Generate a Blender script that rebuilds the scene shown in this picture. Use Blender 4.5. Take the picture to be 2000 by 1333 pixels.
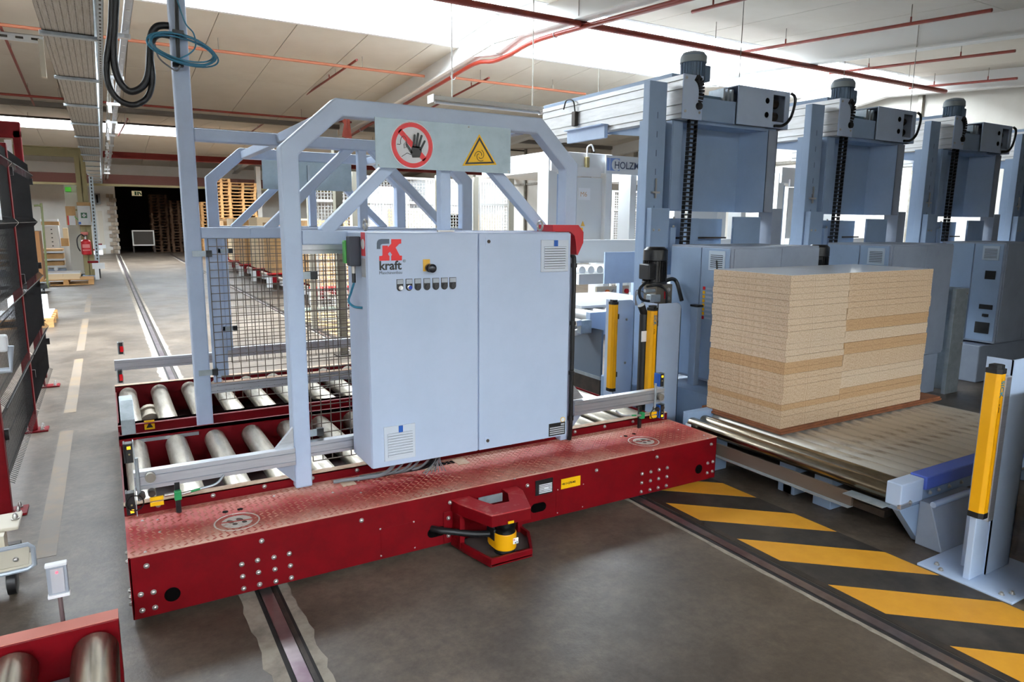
import bpy, math, random
import numpy as np
from mathutils import Vector, Matrix

random.seed(7)
for _o in list(bpy.data.objects):
    bpy.data.objects.remove(_o)
SC = bpy.context.scene
COL = SC.collection

# ------------------------------------------------------------------ camera
EYE = 1.65
FPX = 1346.93
_yaw, _pitch, _roll = 0.53044765, -0.17003581, 0.00817803
_f = np.array([math.sin(_yaw) * math.cos(_pitch), math.cos(_yaw) * math.cos(_pitch), math.sin(_pitch)])
_r0 = np.array([math.cos(_yaw), -math.sin(_yaw), 0.0])
_u0 = np.cross(_r0, _f)
_r = math.cos(_roll) * _r0 + math.sin(_roll) * _u0
_u = -math.sin(_roll) * _r0 + math.cos(_roll) * _u0
cam = bpy.data.cameras.new('camera')
cam.sensor_width = 36.0
cam.lens = FPX * 36.0 / 2000.0
cam.clip_start, cam.clip_end = 0.05, 200
camo = bpy.data.objects.new('camera', cam)
COL.objects.link(camo)
camo.matrix_world = Matrix(((_r[0], _u[0], -_f[0], 0), (_r[1], _u[1], -_f[1], 0), (_r[2], _u[2], -_f[2], EYE), (0, 0, 0, 1)))
SC.camera = camo

def at(px, py, x=None, y=None, z=None):
    """world point where the sight line of a photograph pixel meets a world plane"""
    d = _r * ((px - 1000) / FPX) - _u * ((py - 666.5) / FPX) + _f
    if x is not None: t = x / d[0]
    elif y is not None: t = y / d[1]
    else: t = (z - EYE) / d[2]
    return Vector((t * d[0], t * d[1], EYE + t * d[2]))

# ------------------------------------------------------------------ world, exposure, light
W = bpy.data.worlds.new('world'); SC.world = W; W.use_nodes = True
W.node_tree.nodes['Background'].inputs[0].default_value = (0.75, 0.87, 1.0, 1)
W.node_tree.nodes['Background'].inputs[1].default_value = 1.0
SC.view_settings.view_transform = 'Standard'
SC.view_settings.look = 'None'
SC.view_settings.gamma = 1.0
SC.view_settings.use_curve_mapping = False
SC.view_settings.exposure = 0.42
SKY_MAIN, SKY_FAR, SKY_NEAR = 26.0, 24.0, 37.0      # strength of the milky roof glazing, bay by bay
SKY_RGB = (0.84, 0.93, 1.0)
SC.cycles.use_light_tree = False
SC.cycles.max_bounces = 5
SC.cycles.diffuse_bounces = 4
SC.cycles.glossy_bounces = 3
SC.cycles.use_adaptive_sampling = True
SC.cycles.adaptive_threshold = 0.05
SC.cycles.adaptive_min_samples = 12
SC.cycles.caustics_reflective = False
SC.cycles.caustics_refractive = False
SC.cycles.sample_clamp_indirect = 6.0

# ------------------------------------------------------------------ materials
def lin(c):
    return tuple((v / 255 / 12.92) if v / 255 <= 0.04045 else ((v / 255 + 0.055) / 1.055) ** 2.4 for v in c)

MATS = {}
def mat(name, rgb, rough=0.5, metal=0.0, rgb2=None, scale=6.0, lo=0.4, hi=0.65, stretch=(1, 1, 1), bump=0.0, bscale=60.0,
        emit=0.0, detail=6.0, coat=0.0, spec=0.5, rough2=None, alpha=1.0, trans=0.0):
    if name in MATS: return MATS[name]
    m = bpy.data.materials.new(name); m.use_nodes = True
    nt = m.node_tree; b = nt.nodes['Principled BSDF']
    c = lin(rgb) + (1,)
    b.inputs['Base Color'].default_value = c
    b.inputs['Roughness'].default_value = rough
    b.inputs['Metallic'].default_value = metal
    b.inputs['Specular IOR Level'].default_value = spec
    if coat: b.inputs['Coat Weight'].default_value = coat
    if trans: b.inputs['Transmission Weight'].default_value = trans
    if emit:
        b.inputs['Emission Color'].default_value = c
        b.inputs['Emission Strength'].default_value = emit
    if rgb2 is not None or bump:
        tc = nt.nodes.new('ShaderNodeTexCoord'); mp = nt.nodes.new('ShaderNodeMapping')
        mp.inputs['Scale'].default_value = stretch
        nt.links.new(tc.outputs['Object'], mp.inputs['Vector'])
    if rgb2 is not None:
        n = nt.nodes.new('ShaderNodeTexNoise'); n.inputs['Scale'].default_value = scale; n.inputs['Detail'].default_value = detail
        n.inputs['Roughness'].default_value = 0.65
        nt.links.new(mp.outputs[0], n.inputs['Vector'])
        r = nt.nodes.new('ShaderNodeValToRGB')
        r.color_ramp.elements[0].position = lo; r.color_ramp.elements[1].position = hi
        r.color_ramp.elements[0].color = c; r.color_ramp.elements[1].color = lin(rgb2) + (1,)
        nt.links.new(n.outputs['Fac'], r.inputs['Fac']); nt.links.new(r.outputs['Color'], b.inputs['Base Color'])
        if rough2 is not None:
            mr = nt.nodes.new('ShaderNodeMapRange'); mr.inputs[1].default_value = lo; mr.inputs[2].default_value = hi
            mr.inputs[3].default_value = rough; mr.inputs[4].default_value = rough2
            nt.links.new(n.outputs['Fac'], mr.inputs[0]); nt.links.new(mr.outputs[0], b.inputs['Roughness'])
    if bump:
        n2 = nt.nodes.new('ShaderNodeTexNoise'); n2.inputs['Scale'].default_value = bscale; n2.inputs['Detail'].default_value = 4
        nt.links.new(mp.outputs[0], n2.inputs['Vector'])
        bp = nt.nodes.new('ShaderNodeBump'); bp.inputs['Strength'].default_value = bump; bp.inputs['Distance'].default_value = 0.01
        nt.links.new(n2.outputs['Fac'], bp.inputs['Height']); nt.links.new(bp.outputs[0], b.inputs['Normal'])
    MATS[name] = m
    return m

def emission(name, rgb, strength):
    m = bpy.data.materials.new(name); m.use_nodes = True
    nt = m.node_tree; nt.nodes.clear()
    e = nt.nodes.new('ShaderNodeEmission'); o = nt.nodes.new('ShaderNodeOutputMaterial')
    e.inputs[0].default_value = rgb + (1,); e.inputs[1].default_value = strength
    nt.links.new(e.outputs[0], o.inputs[0])
    return m

RED = mat('red_paint', (114, 1, 12), 0.5, rgb2=(101, 1, 10), scale=9, spec=0.2)
RED_DUST = mat('dusty_red_paint', (178, 60, 55), 0.7, rgb2=(205, 170, 148), scale=4, lo=0.38, hi=0.62)
WOODDUST = mat('sawdust_layer', (196, 172, 150), 0.9, rgb2=(176, 140, 118), scale=14)
GREYP = mat('light_grey_paint', (188, 206, 232), 0.45, rgb2=(180, 198, 225), scale=3)
GREYF = mat('frame_grey_paint', (192, 209, 234), 0.4, rgb2=(184, 200, 226), scale=4)
BLUEG = mat('machine_blue_grey_paint', (146, 168, 196), 0.45, rgb2=(139, 161, 189), scale=3)
BLUEG2 = mat('machine_side_shade_grey', (150, 160, 176), 0.5, rgb2=(140, 150, 166), scale=3)  # same machine paint, with the shade of viewer-facing sides put into the colour
WHITEM = mat('machine_white_paint', (225, 228, 230), 0.45)
ALU = mat('aluminium_profile', (205, 208, 214), 0.32, 0.75, rgb2=(190, 193, 200), scale=5, stretch=(1, 20, 20))
ALUW = mat('anodised_aluminium_beam', (214, 214, 214), 0.4, 0.35, rgb2=(196, 196, 194), scale=4, stretch=(8, 1, 8))
STEEL = mat('roller_steel', (178, 172, 160), 0.3, 0.9, rgb2=(128, 118, 102), scale=5, lo=0.42, hi=0.72, stretch=(6, 1, 6), rough2=0.5)
STEELW = mat('worn_conveyor_steel', (204, 199, 188), 0.4, 0.55, rgb2=(126, 108, 88), scale=4, lo=0.55, hi=0.8, stretch=(7, 1.2, 7), rough2=0.6)
STEELN = mat('bright_roller_steel', (150, 140, 122), 0.24, 1.0, rgb2=(120, 110, 95), scale=6, stretch=(8, 1, 8))
ZINC = mat('galvanised_steel', (176, 186, 192), 0.42, 0.55, rgb2=(156, 166, 172), scale=14)
ZINCD = mat('dusty_galvanised_steel', (150, 146, 138), 0.5, 0.5, rgb2=(122, 114, 102), scale=6)
BOLT = mat('bolt_zinc', (186, 184, 180), 0.35, 0.8)
BLACK = mat('black_plastic', (22, 22, 24), 0.45)
BLACKR = mat('black_rubber_cable', (16, 16, 18), 0.5)
DARK = mat('dark_void', (8, 7, 7), 0.9, spec=0.05)
DARKST = mat('dark_steel', (52, 46, 42), 0.55, 0.4, rgb2=(74, 64, 56), scale=8)
WIRE = mat('mesh_wire', (92, 82, 74), 0.5, 0.6)
WIREW = mat('white_mesh_wire', (228, 228, 226), 0.5)
FENCEB = mat('black_mesh_wire', (30, 29, 30), 0.5, 0.3)
YELLOW = mat('safety_yellow', (238, 170, 6), 0.4)
YELLOWS = mat('sign_yellow', (246, 190, 0), 0.45)
SIGNRED = mat('sign_red', (205, 8, 22), 0.4)
SIGNWHITE = mat('sign_white', (240, 242, 246), 0.4)
SIGNBLACK = mat('sign_black', (18, 18, 20), 0.45)
LOGORED = mat('logo_red', (214, 14, 26), 0.4)
LOGOGREY = mat('logo_grey', (70, 82, 100), 0.4)
BLUEPL = mat('blue_plastic', (20, 84, 170), 0.4)
BLUERAIL = mat('blue_rail_paint', (74, 98, 186), 0.45)
GREEN = mat('green_plastic', (70, 165, 70), 0.45)
CABLEG = mat('grey_cable', (110, 112, 116), 0.5)
CABLEB = mat('petrol_blue_cable', (44, 112, 138), 0.45)
PIPE = mat('sprinkler_pipe_red', (126, 36, 18), 0.45, rgb2=(108, 28, 14), scale=5)
PIPEO = mat('sprinkler_pipe_orange', (168, 98, 70), 0.5)
CEIL = mat('ceiling_panel', (206, 200, 190), 0.85, rgb2=(198, 191, 180), scale=0.7)
CEILJ = mat('ceiling_joint', (150, 140, 126), 0.9)
BEAMW = mat('painted_roof_steel', (222, 222, 220), 0.6)
WALLW = mat('white_wall', (214, 210, 202), 0.9, rgb2=(204, 199, 190), scale=0.8)
OLIVE = mat('olive_painted_steel', (150, 138, 96), 0.6)
CHIP = mat('particle_board_edge', (206, 180, 150), 0.85, rgb2=(172, 138, 104), scale=95, lo=0.42, hi=0.68, detail=8)
CHIPL = mat('pale_particle_board_edge', (212, 190, 164), 0.85, rgb2=(184, 154, 122), scale=95, lo=0.42, hi=0.68, detail=8)
CHIPD = mat('dark_particle_board_edge', (194, 158, 116), 0.85, rgb2=(162, 124, 86), scale=95, lo=0.42, hi=0.68, detail=8)
LAMIN = mat('white_laminate', (232, 234, 238), 0.12)
HARDB = mat('brown_hardboard', (132, 80, 48), 0.7, rgb2=(116, 68, 40), scale=12)
WOOD = mat('pallet_wood', (196, 150, 96), 0.8, rgb2=(168, 122, 72), scale=5, stretch=(1, 6, 6))
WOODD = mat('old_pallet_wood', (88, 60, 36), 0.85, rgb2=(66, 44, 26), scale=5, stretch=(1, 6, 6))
CARD = mat('brown_board', (184, 146, 100), 0.85, rgb2=(166, 128, 84), scale=3)
CARDD = mat('dark_brown_board', (136, 94, 56), 0.85)
PALEB = mat('pale_board', (220, 196, 160), 0.8)

# ------------------------------------------------------------------ builders
def tag(o, label=None, cat=None, group=None, kind=None):
    if label: o['label'] = label
    if cat: o['category'] = cat
    if group: o['group'] = group
    if kind: o['kind'] = kind
    return o

def thing(name, loc, label, cat, group=None):
    o = bpy.data.objects.new(name, None)
    o.empty_display_size = 0.1
    o.location = loc; COL.objects.link(o)
    return tag(o, label, cat, group)

def _origin(parent):
    v = Vector((0, 0, 0))
    while parent is not None:
        v = v + Vector(parent.location); parent = parent.parent
    return v

class MB:
    """collects shapes given in world metres; build() makes ONE mesh object of them"""
    def __init__(s): s.v, s.f, s.m = [], [], []
    def add(s, verts, faces):
        n = len(s.v); s.v += [tuple(p) for p in verts]; s.f += [tuple(i + n for i in f) for f in faces]; return s
    def box(s, x0, x1, y0, y1, z0, z1):
        return s.add([(x0, y0, z0), (x1, y0, z0), (x1, y1, z0), (x0, y1, z0), (x0, y0, z1), (x1, y0, z1), (x1, y1, z1), (x0, y1, z1)],
                     [(0, 3, 2, 1), (4, 5, 6, 7), (0, 1, 5, 4), (1, 2, 6, 5), (2, 3, 7, 6), (3, 0, 4, 7)])
    def bar(s, p, q, w, h, side=(0, 1, 0)):
        """square bar from p to q; w across `side`, h across the other way"""
        p, q = Vector(p), Vector(q); d = (q - p).normalized(); a = Vector(side); a = (a - d * a.dot(d)).normalized(); b = d.cross(a)
        c = [a * (w / 2) * i + b * (h / 2) * j for i, j in ((-1, -1), (1, -1), (1, 1), (-1, 1))]
        return s.add([p + k for k in c] + [q + k for k in c], [(3, 2, 1, 0), (4, 5, 6, 7), (0, 1, 5, 4), (1, 2, 6, 5), (2, 3, 7, 6), (3, 0, 4, 7)])
    def cyl(s, p, q, r, n=16, r2=None):
        p, q = Vector(p), Vector(q); d = (q - p).normalized(); r2 = r if r2 is None else r2
        a = d.orthogonal().normalized(); b = d.cross(a); vs = []
        for c, rr in ((p, r), (q, r2)):
            vs += [c + a * (rr * math.cos(2 * math.pi * i / n)) + b * (rr * math.sin(2 * math.pi * i / n)) for i in range(n)]
        fs = [(i, (i + 1) % n, n + (i + 1) % n, n + i) for i in range(n)] + [tuple(range(n - 1, -1, -1)), tuple(range(n, 2 * n))]
        return s.add(vs, fs)
    def lathe(s, p, q, prof, n=20):
        """profile of (t along p-q, radius)"""
        p, q = Vector(p), Vector(q); d = q - p; u = d.normalized(); a = u.orthogonal().normalized(); b = u.cross(a); vs = []; fs = []
        for t, r in prof:
            vs += [p + d * t + a * (r * math.cos(2 * math.pi * i / n)) + b * (r * math.sin(2 * math.pi * i / n)) for i in range(n)]
        for k in range(len(prof) - 1):
            fs += [(k * n + i, k * n + (i + 1) % n, (k + 1) * n + (i + 1) % n, (k + 1) * n + i) for i in range(n)]
        fs += [tuple(range(n - 1, -1, -1)), tuple(range((len(prof) - 1) * n, len(prof) * n))]
        return s.add(vs, fs)
    def tube(s, pts, r, n=8, closed=False):
        pts = [Vector(p) for p in pts]; N = len(pts); vs = []; fs = []; a = None
        for i, p in enumerate(pts):
            d = (pts[(i + 1) % N] - pts[i - 1]) if closed else (pts[min(i + 1, N - 1)] - pts[max(i - 1, 0)])
            d = d.normalized() if d.length > 1e-9 else Vector((0, 0, 1))
            a = d.orthogonal().normalized() if a is None else (a - d * a.dot(d))
            a = a.normalized() if a.length > 1e-6 else d.orthogonal().normalized()
            b = d.cross(a)
            vs += [p + a * (r * math.cos(2 * math.pi * k / n)) + b * (r * math.sin(2 * math.pi * k / n)) for k in range(n)]
        for i in range(N if closed else N - 1):
            j = (i + 1) % N
            fs += [(i * n + k, i * n + (k + 1) % n, j * n + (k + 1) % n, j * n + k) for k in range(n)]
        if not closed: fs += [tuple(range(n - 1, -1, -1)), tuple(range((N - 1) * n, N * n))]
        return s.add(vs, fs)
    def prism(s, poly, axis, a, b):
        """flat outline extruded along axis 'x','y' or 'z'; poly in the other two (in xyz order)"""
        def P(u, w, t): return {'x': (t, u, w), 'y': (u, t, w), 'z': (u, w, t)}[axis]
        n = len(poly)
        return s.add([P(u, w, a) for u, w in poly] + [P(u, w, b) for u, w in poly],
                     [tuple(range(n - 1, -1, -1)), tuple(range(n, 2 * n))] + [(i, (i + 1) % n, n + (i + 1) % n, n + i) for i in range(n)])
    def ring(s, outer, inner, axis, a, b, closed=True):
        def P(u, w, t): return {'x': (t, u, w), 'y': (u, t, w), 'z': (u, w, t)}[axis]
        n = len(outer); vs = []
        for t in (a, b):
            vs += [P(u, w, t) for u, w in outer] + [P(u, w, t) for u, w in inner]
        fs = []
        for i in range(n if closed else n - 1):
            j = (i + 1) % n
            fs += [(i, n + i, n + j, j), (2 * n + i, 2 * n + j, 3 * n + j, 3 * n + i), (i, j, 2 * n + j, 2 * n + i), (n + i, 3 * n + i, 3 * n + j, n + j)]
        if not closed: fs += [(0, 2 * n, 3 * n, n), (n - 1, 2 * n - 1, 4 * n - 1, 3 * n - 1)]
        return s.add(vs, fs)
    def mesh(s, name, material, smooth=False, off=Vector((0, 0, 0))):
        me = bpy.data.meshes.new(name)
        me.from_pydata([tuple(Vector(p) - off) for p in s.v], [], s.f)
        mats = material if isinstance(material, (list, tuple)) else [material]
        for m in mats: me.materials.append(m)
        import bmesh
        bm = bmesh.new(); bm.from_mesh(me); bmesh.ops.recalc_face_normals(bm, faces=bm.faces)
        bm.to_mesh(me); bm.free()
        if smooth:
            me.polygons.foreach_set('use_smooth', [True] * len(me.polygons))
            me.set_sharp_from_angle(angle=math.radians(40))
        me.update()
        return me
    def build(s, name, material, parent=None, smooth=False, bevel=0.0, segs=2):
        if parent is not None:
            loc = Vector((0, 0, 0)); off = _origin(parent)
        else:
            xs = np.array(s.v); off = Vector(((xs[:, 0].min() + xs[:, 0].max()) / 2, (xs[:, 1].min() + xs[:, 1].max()) / 2, xs[:, 2].min())); loc = off
        o = bpy.data.objects.new(name, s.mesh(name, material, smooth, off))
        o.location = loc; o.parent = parent; COL.objects.link(o)
        if bevel:
            b = o.modifiers.new('bevel', 'BEVEL'); b.width = bevel; b.segments = segs; b.limit_method = 'ANGLE'
        return o

def inst(name, mesh, parent, loc, rot=(0, 0, 0)):
    """a piece sharing mesh data; loc in world metres"""
    o = bpy.data.objects.new(name, mesh); o.parent = parent
    o.location = Vector(loc) - (_origin(parent) if parent else Vector((0, 0, 0))); o.rotation_euler = rot
    COL.objects.link(o); return o

def copy_tree(o, parent=None, shift=(0, 0, 0)):
    c = o.copy(); COL.objects.link(c); c.parent = parent
    if parent is None: c.location = Vector(o.location) + Vector(shift)
    for ch in list(o.children): copy_tree(ch, c)
    return c

def text(name, body, size, material, parent, origin, right=(1, 0, 0), up=(0, 0, 1), depth=0.0006, align='LEFT', sx=1.0, bold=0.0):
    cu = bpy.data.curves.new(name, 'FONT'); cu.body = body; cu.size = size; cu.align_x = align; cu.extrude = depth; cu.offset = bold
    cu.resolution_u = 3
    t = bpy.data.objects.new(name + '_tmp', cu); COL.objects.link(t)
    bpy.context.view_layer.update()
    me = bpy.data.meshes.new_from_object(t.evaluated_get(bpy.context.evaluated_depsgraph_get()))
    bpy.data.objects.remove(t); bpy.data.curves.remove(cu)
    r, u = Vector(right).normalized(), Vector(up).normalized(); n = r.cross(u)
    off = Vector(origin) - (_origin(parent) if parent else Vector((0, 0, 0)))
    for v in me.vertices:
        v.co = off + r * (v.co.x * sx) + u * v.co.y + n * v.co.z
    me.materials.clear(); me.materials.append(material)
    o = bpy.data.objects.new(name, me); o.parent = parent; COL.objects.link(o)
    return o

def bolt_mesh(name, r, h, axis='y', material=None):
    d = {'x': (-1, 0, 0), 'y': (0, -1, 0), 'z': (0, 0, 1)}[axis]; d = Vector(d)
    return MB().lathe((0, 0, 0), d * h, [(0, r * 1.35), (0.18, r * 1.35), (0.2, r), (0.75, r * 0.9), (1.0, r * 0.45)], 10).mesh(name, material or BOLT, True)
BOLT_Y = bolt_mesh('bolt_head', 0.0085, 0.011)
BOLT_YS = bolt_mesh('rivet_head', 0.004, 0.004)
BOLT_ZS = bolt_mesh('screw_head', 0.005, 0.004, 'z')
BOLT_X = bolt_mesh('bolt_head_side', 0.0085, 0.011, 'x')

def arcpts(cx, cy, r, a0, a1, n):
    return [(cx + r * math.cos(math.radians(a0 + (a1 - a0) * i / n)), cy + r * math.sin(math.radians(a0 + (a1 - a0) * i / n))) for i in range(n + 1)]

def smooth_path(pts, n=8):
    """Catmull-Rom through the points"""
    P = [Vector(p) for p in pts]; P = [P[0] * 2 - P[1]] + P + [P[-1] * 2 - P[-2]]; out = []
    for i in range(1, len(P) - 2):
        for k in range(n):
            t = k / n; a, b, c, d = P[i - 1], P[i], P[i + 1], P[i + 2]
            out.append(0.5 * ((2 * b) + (c - a) * t + (2 * a - 5 * b + 4 * c - d) * t * t + (3 * b - a - 3 * c + d) * t ** 3))
    return out + [P[-2]]

# ================================================================== SETTING
XL, XR, YB, YF = -13.0, 15.9, -16.0, 39.0
RIDGES = (10.65 - 18.4, 10.65, 10.65 + 18.4)
SLOPE = 0.07
ZR = 4.95
def zc(y): return ZR - SLOPE * min(abs(y - r) for r in RIDGES)

# floor --------------------------------------------------------------
def floor_material():
    m = bpy.data.materials.new('concrete_floor'); m.use_nodes = True
    nt = m.node_tree; b = nt.nodes['Principled BSDF']; L = nt.links
    tc = nt.nodes.new('ShaderNodeTexCoord')
    def noise(scale, detail, stretch=(1, 1, 1), rough=0.6):
        mp = nt.nodes.new('ShaderNodeMapping'); mp.inputs['Scale'].default_value = stretch
        n = nt.nodes.new('ShaderNodeTexNoise'); n.inputs['Scale'].default_value = scale; n.inputs['Detail'].default_value = detail; n.inputs['Roughness'].default_value = rough
        L.new(tc.outputs['Object'], mp.inputs[0]); L.new(mp.outputs[0], n.inputs['Vector']); return n.outputs['Fac']
    def ramp(f, p0, c0, p1, c1):
        r = nt.nodes.new('ShaderNodeValToRGB'); e = r.color_ramp.elements
        e[0].position, e[1].position = p0, p1; e[0].color = c0; e[1].color = c1; L.new(f, r.inputs[0]); return r.outputs[0]
    def mix(a, c, f, mode='MULTIPLY'):
        x = nt.nodes.new('ShaderNodeMix'); x.data_type = 'RGBA'; x.blend_type = mode
        if isinstance(f, float): x.inputs[0].default_value = f
        else: L.new(f, x.inputs[0])
        L.new(a, x.inputs[6]); L.new(c, x.inputs[7]); return x.outputs[2]
    base = ramp(noise(0.9, 8), 0.35, lin((88, 78, 68)) + (1,), 0.7, lin((117, 105, 92)) + (1,))
    stain = ramp(noise(1.7, 10, rough=0.72), 0.42, (0.48, 0.45, 0.43, 1), 0.6, (1, 1, 1, 1))
    fine = ramp(noise(22, 10, rough=0.75), 0.35, (0.66, 0.65, 0.64, 1), 0.66, (1.12, 1.11, 1.1, 1))
    scr = ramp(noise(3.0, 7, (1, 9, 1)), 0.62, (1, 1, 1, 1), 0.8, (1.18, 1.17, 1.15, 1))
    c = mix(mix(mix(base, stain, 0.75), fine, 1.0), scr, 0.8)
    L.new(c, b.inputs['Base Color'])
    rr = ramp(noise(1.3, 6), 0.35, (0.36,) * 3 + (1,), 0.7, (0.52,) * 3 + (1,))
    L.new(rr, b.inputs['Roughness'])
    bp = nt.nodes.new('ShaderNodeBump'); bp.inputs['Strength'].default_value = 0.12; bp.inputs['Distance'].default_value = 0.01
    L.new(noise(45, 5), bp.inputs['Height']); L.new(bp.outputs[0], b.inputs['Normal'])
    return m
FLOORM = floor_material()
floor = MB().box(XL, XR, YB, YF + 8, -0.3, 0.0).build('floor', FLOORM); tag(floor, 'worn grey brown concrete factory floor', kind='structure')

HAZBLK = mat('worn_black_floor_paint', (44, 40, 37), 0.55, rgb2=(76, 69, 62), scale=5, lo=0.45, hi=0.75, detail=9)
HAZYEL = mat('worn_yellow_floor_paint', (214, 152, 44), 0.5, rgb2=(196, 134, 36), scale=5, lo=0.4, hi=0.8, detail=9)
MB().box(2.775, 3.325, -3.0, 3.6, 0.0, 0.002).build('hazard_strip', HAZBLK, floor)
# yellow stripes: slanted quads between x=2.775 and x=3.325, read off the photograph on z=0
for k in range(9):
    y0 = 3.441 - k * 0.5425
    MB().prism([(2.778, y0 - 0.277), (3.322, y0 - 0.48 - 0.27), (3.322, y0 - 0.48), (2.778, y0)], 'z', 0.0, 0.003).build('hazard_stripe', HAZYEL, floor)
# faint yellow walkway line on the left
WALKY = mat('faded_walkway_paint', (122, 102, 78), 0.5, rgb2=(108, 96, 84), scale=3, lo=0.36, hi=0.55)
for a, b in ((3.9, 6.3), (6.9, 9.6), (10.2, 13.5), (14.5, 18.0)):
    MB().box(-0.42, -0.33, a, b, 0.0, 0.0015).build('walkway_line', WALKY, floor)
PATCH = mat('pale_mortar_patch', (150, 140, 127), 0.8, rgb2=(112, 102, 92), scale=9, lo=0.4, hi=0.7)
def mortar(x0, x1, ya, yb, wob, side):
    n = 700; pts = []
    rnd = random.Random(int(x0 * 100))
    inner = [(x1 if side < 0 else x0, ya), (x1 if side < 0 else x0, yb)]
    outer = [((x0 if side < 0 else x1) + rnd.uniform(-wob, wob), yb - (yb - ya) * i / n) for i in range(n + 1)]
    return MB().prism(inner + outer, 'z', 0.0, 0.0012).build('mortar_strip', PATCH, floor)
mortar(0.395, 0.46, 0.6, 38.0, 0.014, -1); mortar(0.562, 0.605, 0.6, 38.0, 0.012, 1)
mortar(2.602, 2.628, 0.2, 38.0, 0.004, -1)
RAILST = mat('floor_rail_steel', (150, 142, 140), 0.3, 0.85, rgb2=(104, 84, 92), scale=1.2, lo=0.4, hi=0.6)
RAILDK = mat('rail_groove', (26, 23, 22), 0.8)
for nm, x0, lab in (('floor_rail', 0.46, 'left steel floor rail set in pale mortar, running to the far dark doorway'), ('floor_rail', 2.63, 'right steel floor rail beside the yellow and black hazard strip')):
    r = thing(nm, (x0 + 0.05, 15, 0), lab, 'rail', 'floor rails of the transfer car')
    MB().box(x0, x0 + 0.102, 0.2, 38.0, 0.0, 0.0015).build('groove_bed', RAILDK, r)
    MB().box(x0 + 0.018, x0 + 0.068, 0.2, 38.0, 0.0, 0.006).build('rail_head', RAILST, r)
    if x0 > 1: MB().box(x0 + 0.108, x0 + 0.145, 0.2, 38.0, 0.0, 0.003).build('edge_angle', DARKST, r)
    else: MB().box(x0 + 0.072, x0 + 0.09, 0.2, 38.0, 0.0, 0.003).build('edge_angle', DARKST, r)

# ceiling ------------------------------------------------------------
ceil = MB()
edges = [YB]
for r in RIDGES: edges += [r - 1.5, r + 1.5]
edges += [YF + 1]
segs = []
for i in range(0, len(edges), 2):
    a, b = edges[i], edges[i + 1]
    mid = (RIDGES[i // 2 - 1] + 9.2) if 0 < i // 2 < len(RIDGES) else None
    if mid: segs += [(a, mid), (mid, b)]
    else: segs += [(a, b)]
for a, b in segs:
    za, zb = zc(a), zc(b)
    ceil.add([(XL, a, za + 0.03), (XR, a, za + 0.03), (XR, b, zb + 0.03), (XL, b, zb + 0.03), (XL, a, za + 0.3), (XR, a, za + 0.3), (XR, b, zb + 0.3), (XL, b, zb + 0.3)],
             [(0, 1, 2, 3), (4, 7, 6, 5), (0, 4, 5, 1), (1, 5, 6, 2), (2, 6, 7, 3), (3, 7, 4, 0)])
ceiling = ceil.build('ceiling', CEILJ); tag(ceiling, 'shallow pitched roof lined with beige panels', kind='structure')
PANELS = {}
def ceil_panel(xa, a, b):
    ln = math.hypot(b - a, zc(b) - zc(a)); key = round(ln, 3)
    if key not in PANELS:
        PANELS[key] = MB().box(0.006, 1.194, 0.006, ln - 0.006, 0.0, 0.035).mesh('ceiling_panel', CEIL)
    inst('ceiling_panel', PANELS[key], ceiling, (xa, a, zc(a)), (math.atan2(zc(b) - zc(a), b - a), 0, 0))
for a, b in segs:
    if b < 0 or a > 37: continue
    s = 1 if zc(b) > zc(a) else -1
    m = (a + 3.85) if s < 0 else (b - 3.85)
    for k in range(24):
        xa = -12.8 + 0.22 + k * 1.2
        if a > 19 and (xa < -3 or xa > 14): continue
        for u, v in ((a, m), (m, b)):
            if v - u > 0.3: ceil_panel(xa, max(u, 0.2), v)

# roof lanterns --------------------------------------------------------
MB_UP = mat('lantern_white', (232, 234, 236), 0.7)
for i, (r, st) in enumerate(zip(RIDGES, (SKY_NEAR, SKY_MAIN, SKY_FAR))):
    glow = emission('milky_glazing_%s' % 'abc'[i], SKY_RGB, st)
    w = thing('window_%d' % (i + 1), (1.5, r, 4.85), ['ridge rooflight behind the viewer', 'bright ridge rooflight of milky panes above the machines', 'far rooflight strip glowing beyond the valley'][i], 'rooflight')
    del w['category']; w['kind'] = 'structure'
    x0, x1 = XL + 0.4, XR - 0.3
    if i == 2: x0, x1 = -9, 14
    if i == 0: x1 = 6.0  # cut short at the added partition so the right side gets less light
    u = MB()
    for y0, y1 in ((r - 1.55, r - 1.46), (r + 1.46, r + 1.55)): u.box(x0, x1, y0, y1, 4.835, 5.6)
    u.box(x0 - 0.1, x0, r - 1.6, r + 1.6, 4.8, 6.1); u.box(x1, x1 + 0.1, r - 1.6, r + 1.6, 4.8, 6.1)
    u.build('upstand', MB_UP, w)
    n = int((x1 - x0) / 1.2); pw = (x1 - x0) / n
    pm = {}
    for s in (-1, 1):
        pm[s] = MB().prism([(s * 0.0, 0.44), (s * 1.5, 0.0), (s * 1.5, 0.02), (0.0, 0.46)], 'x', 0.02, pw - 0.02).mesh('roof_pane', glow)
    bars = MB()
    for k in range(n + 1):
        for s in (-1, 1): bars.bar((x0 + k * pw, r, 6.03), (x0 + k * pw, r + s * 1.5, 5.59), 0.05, 0.06, (1, 0, 0))
    bars.bar((x0, r, 6.03), (x1, r, 6.03), 0.08, 0.08)
    bars.build('glazing_bar', BEAMW, w)
    for k in range(n):
        for s in (-1, 1): inst('roof_pane', pm[s], w, (x0 + k * pw, r, 5.59))

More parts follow.
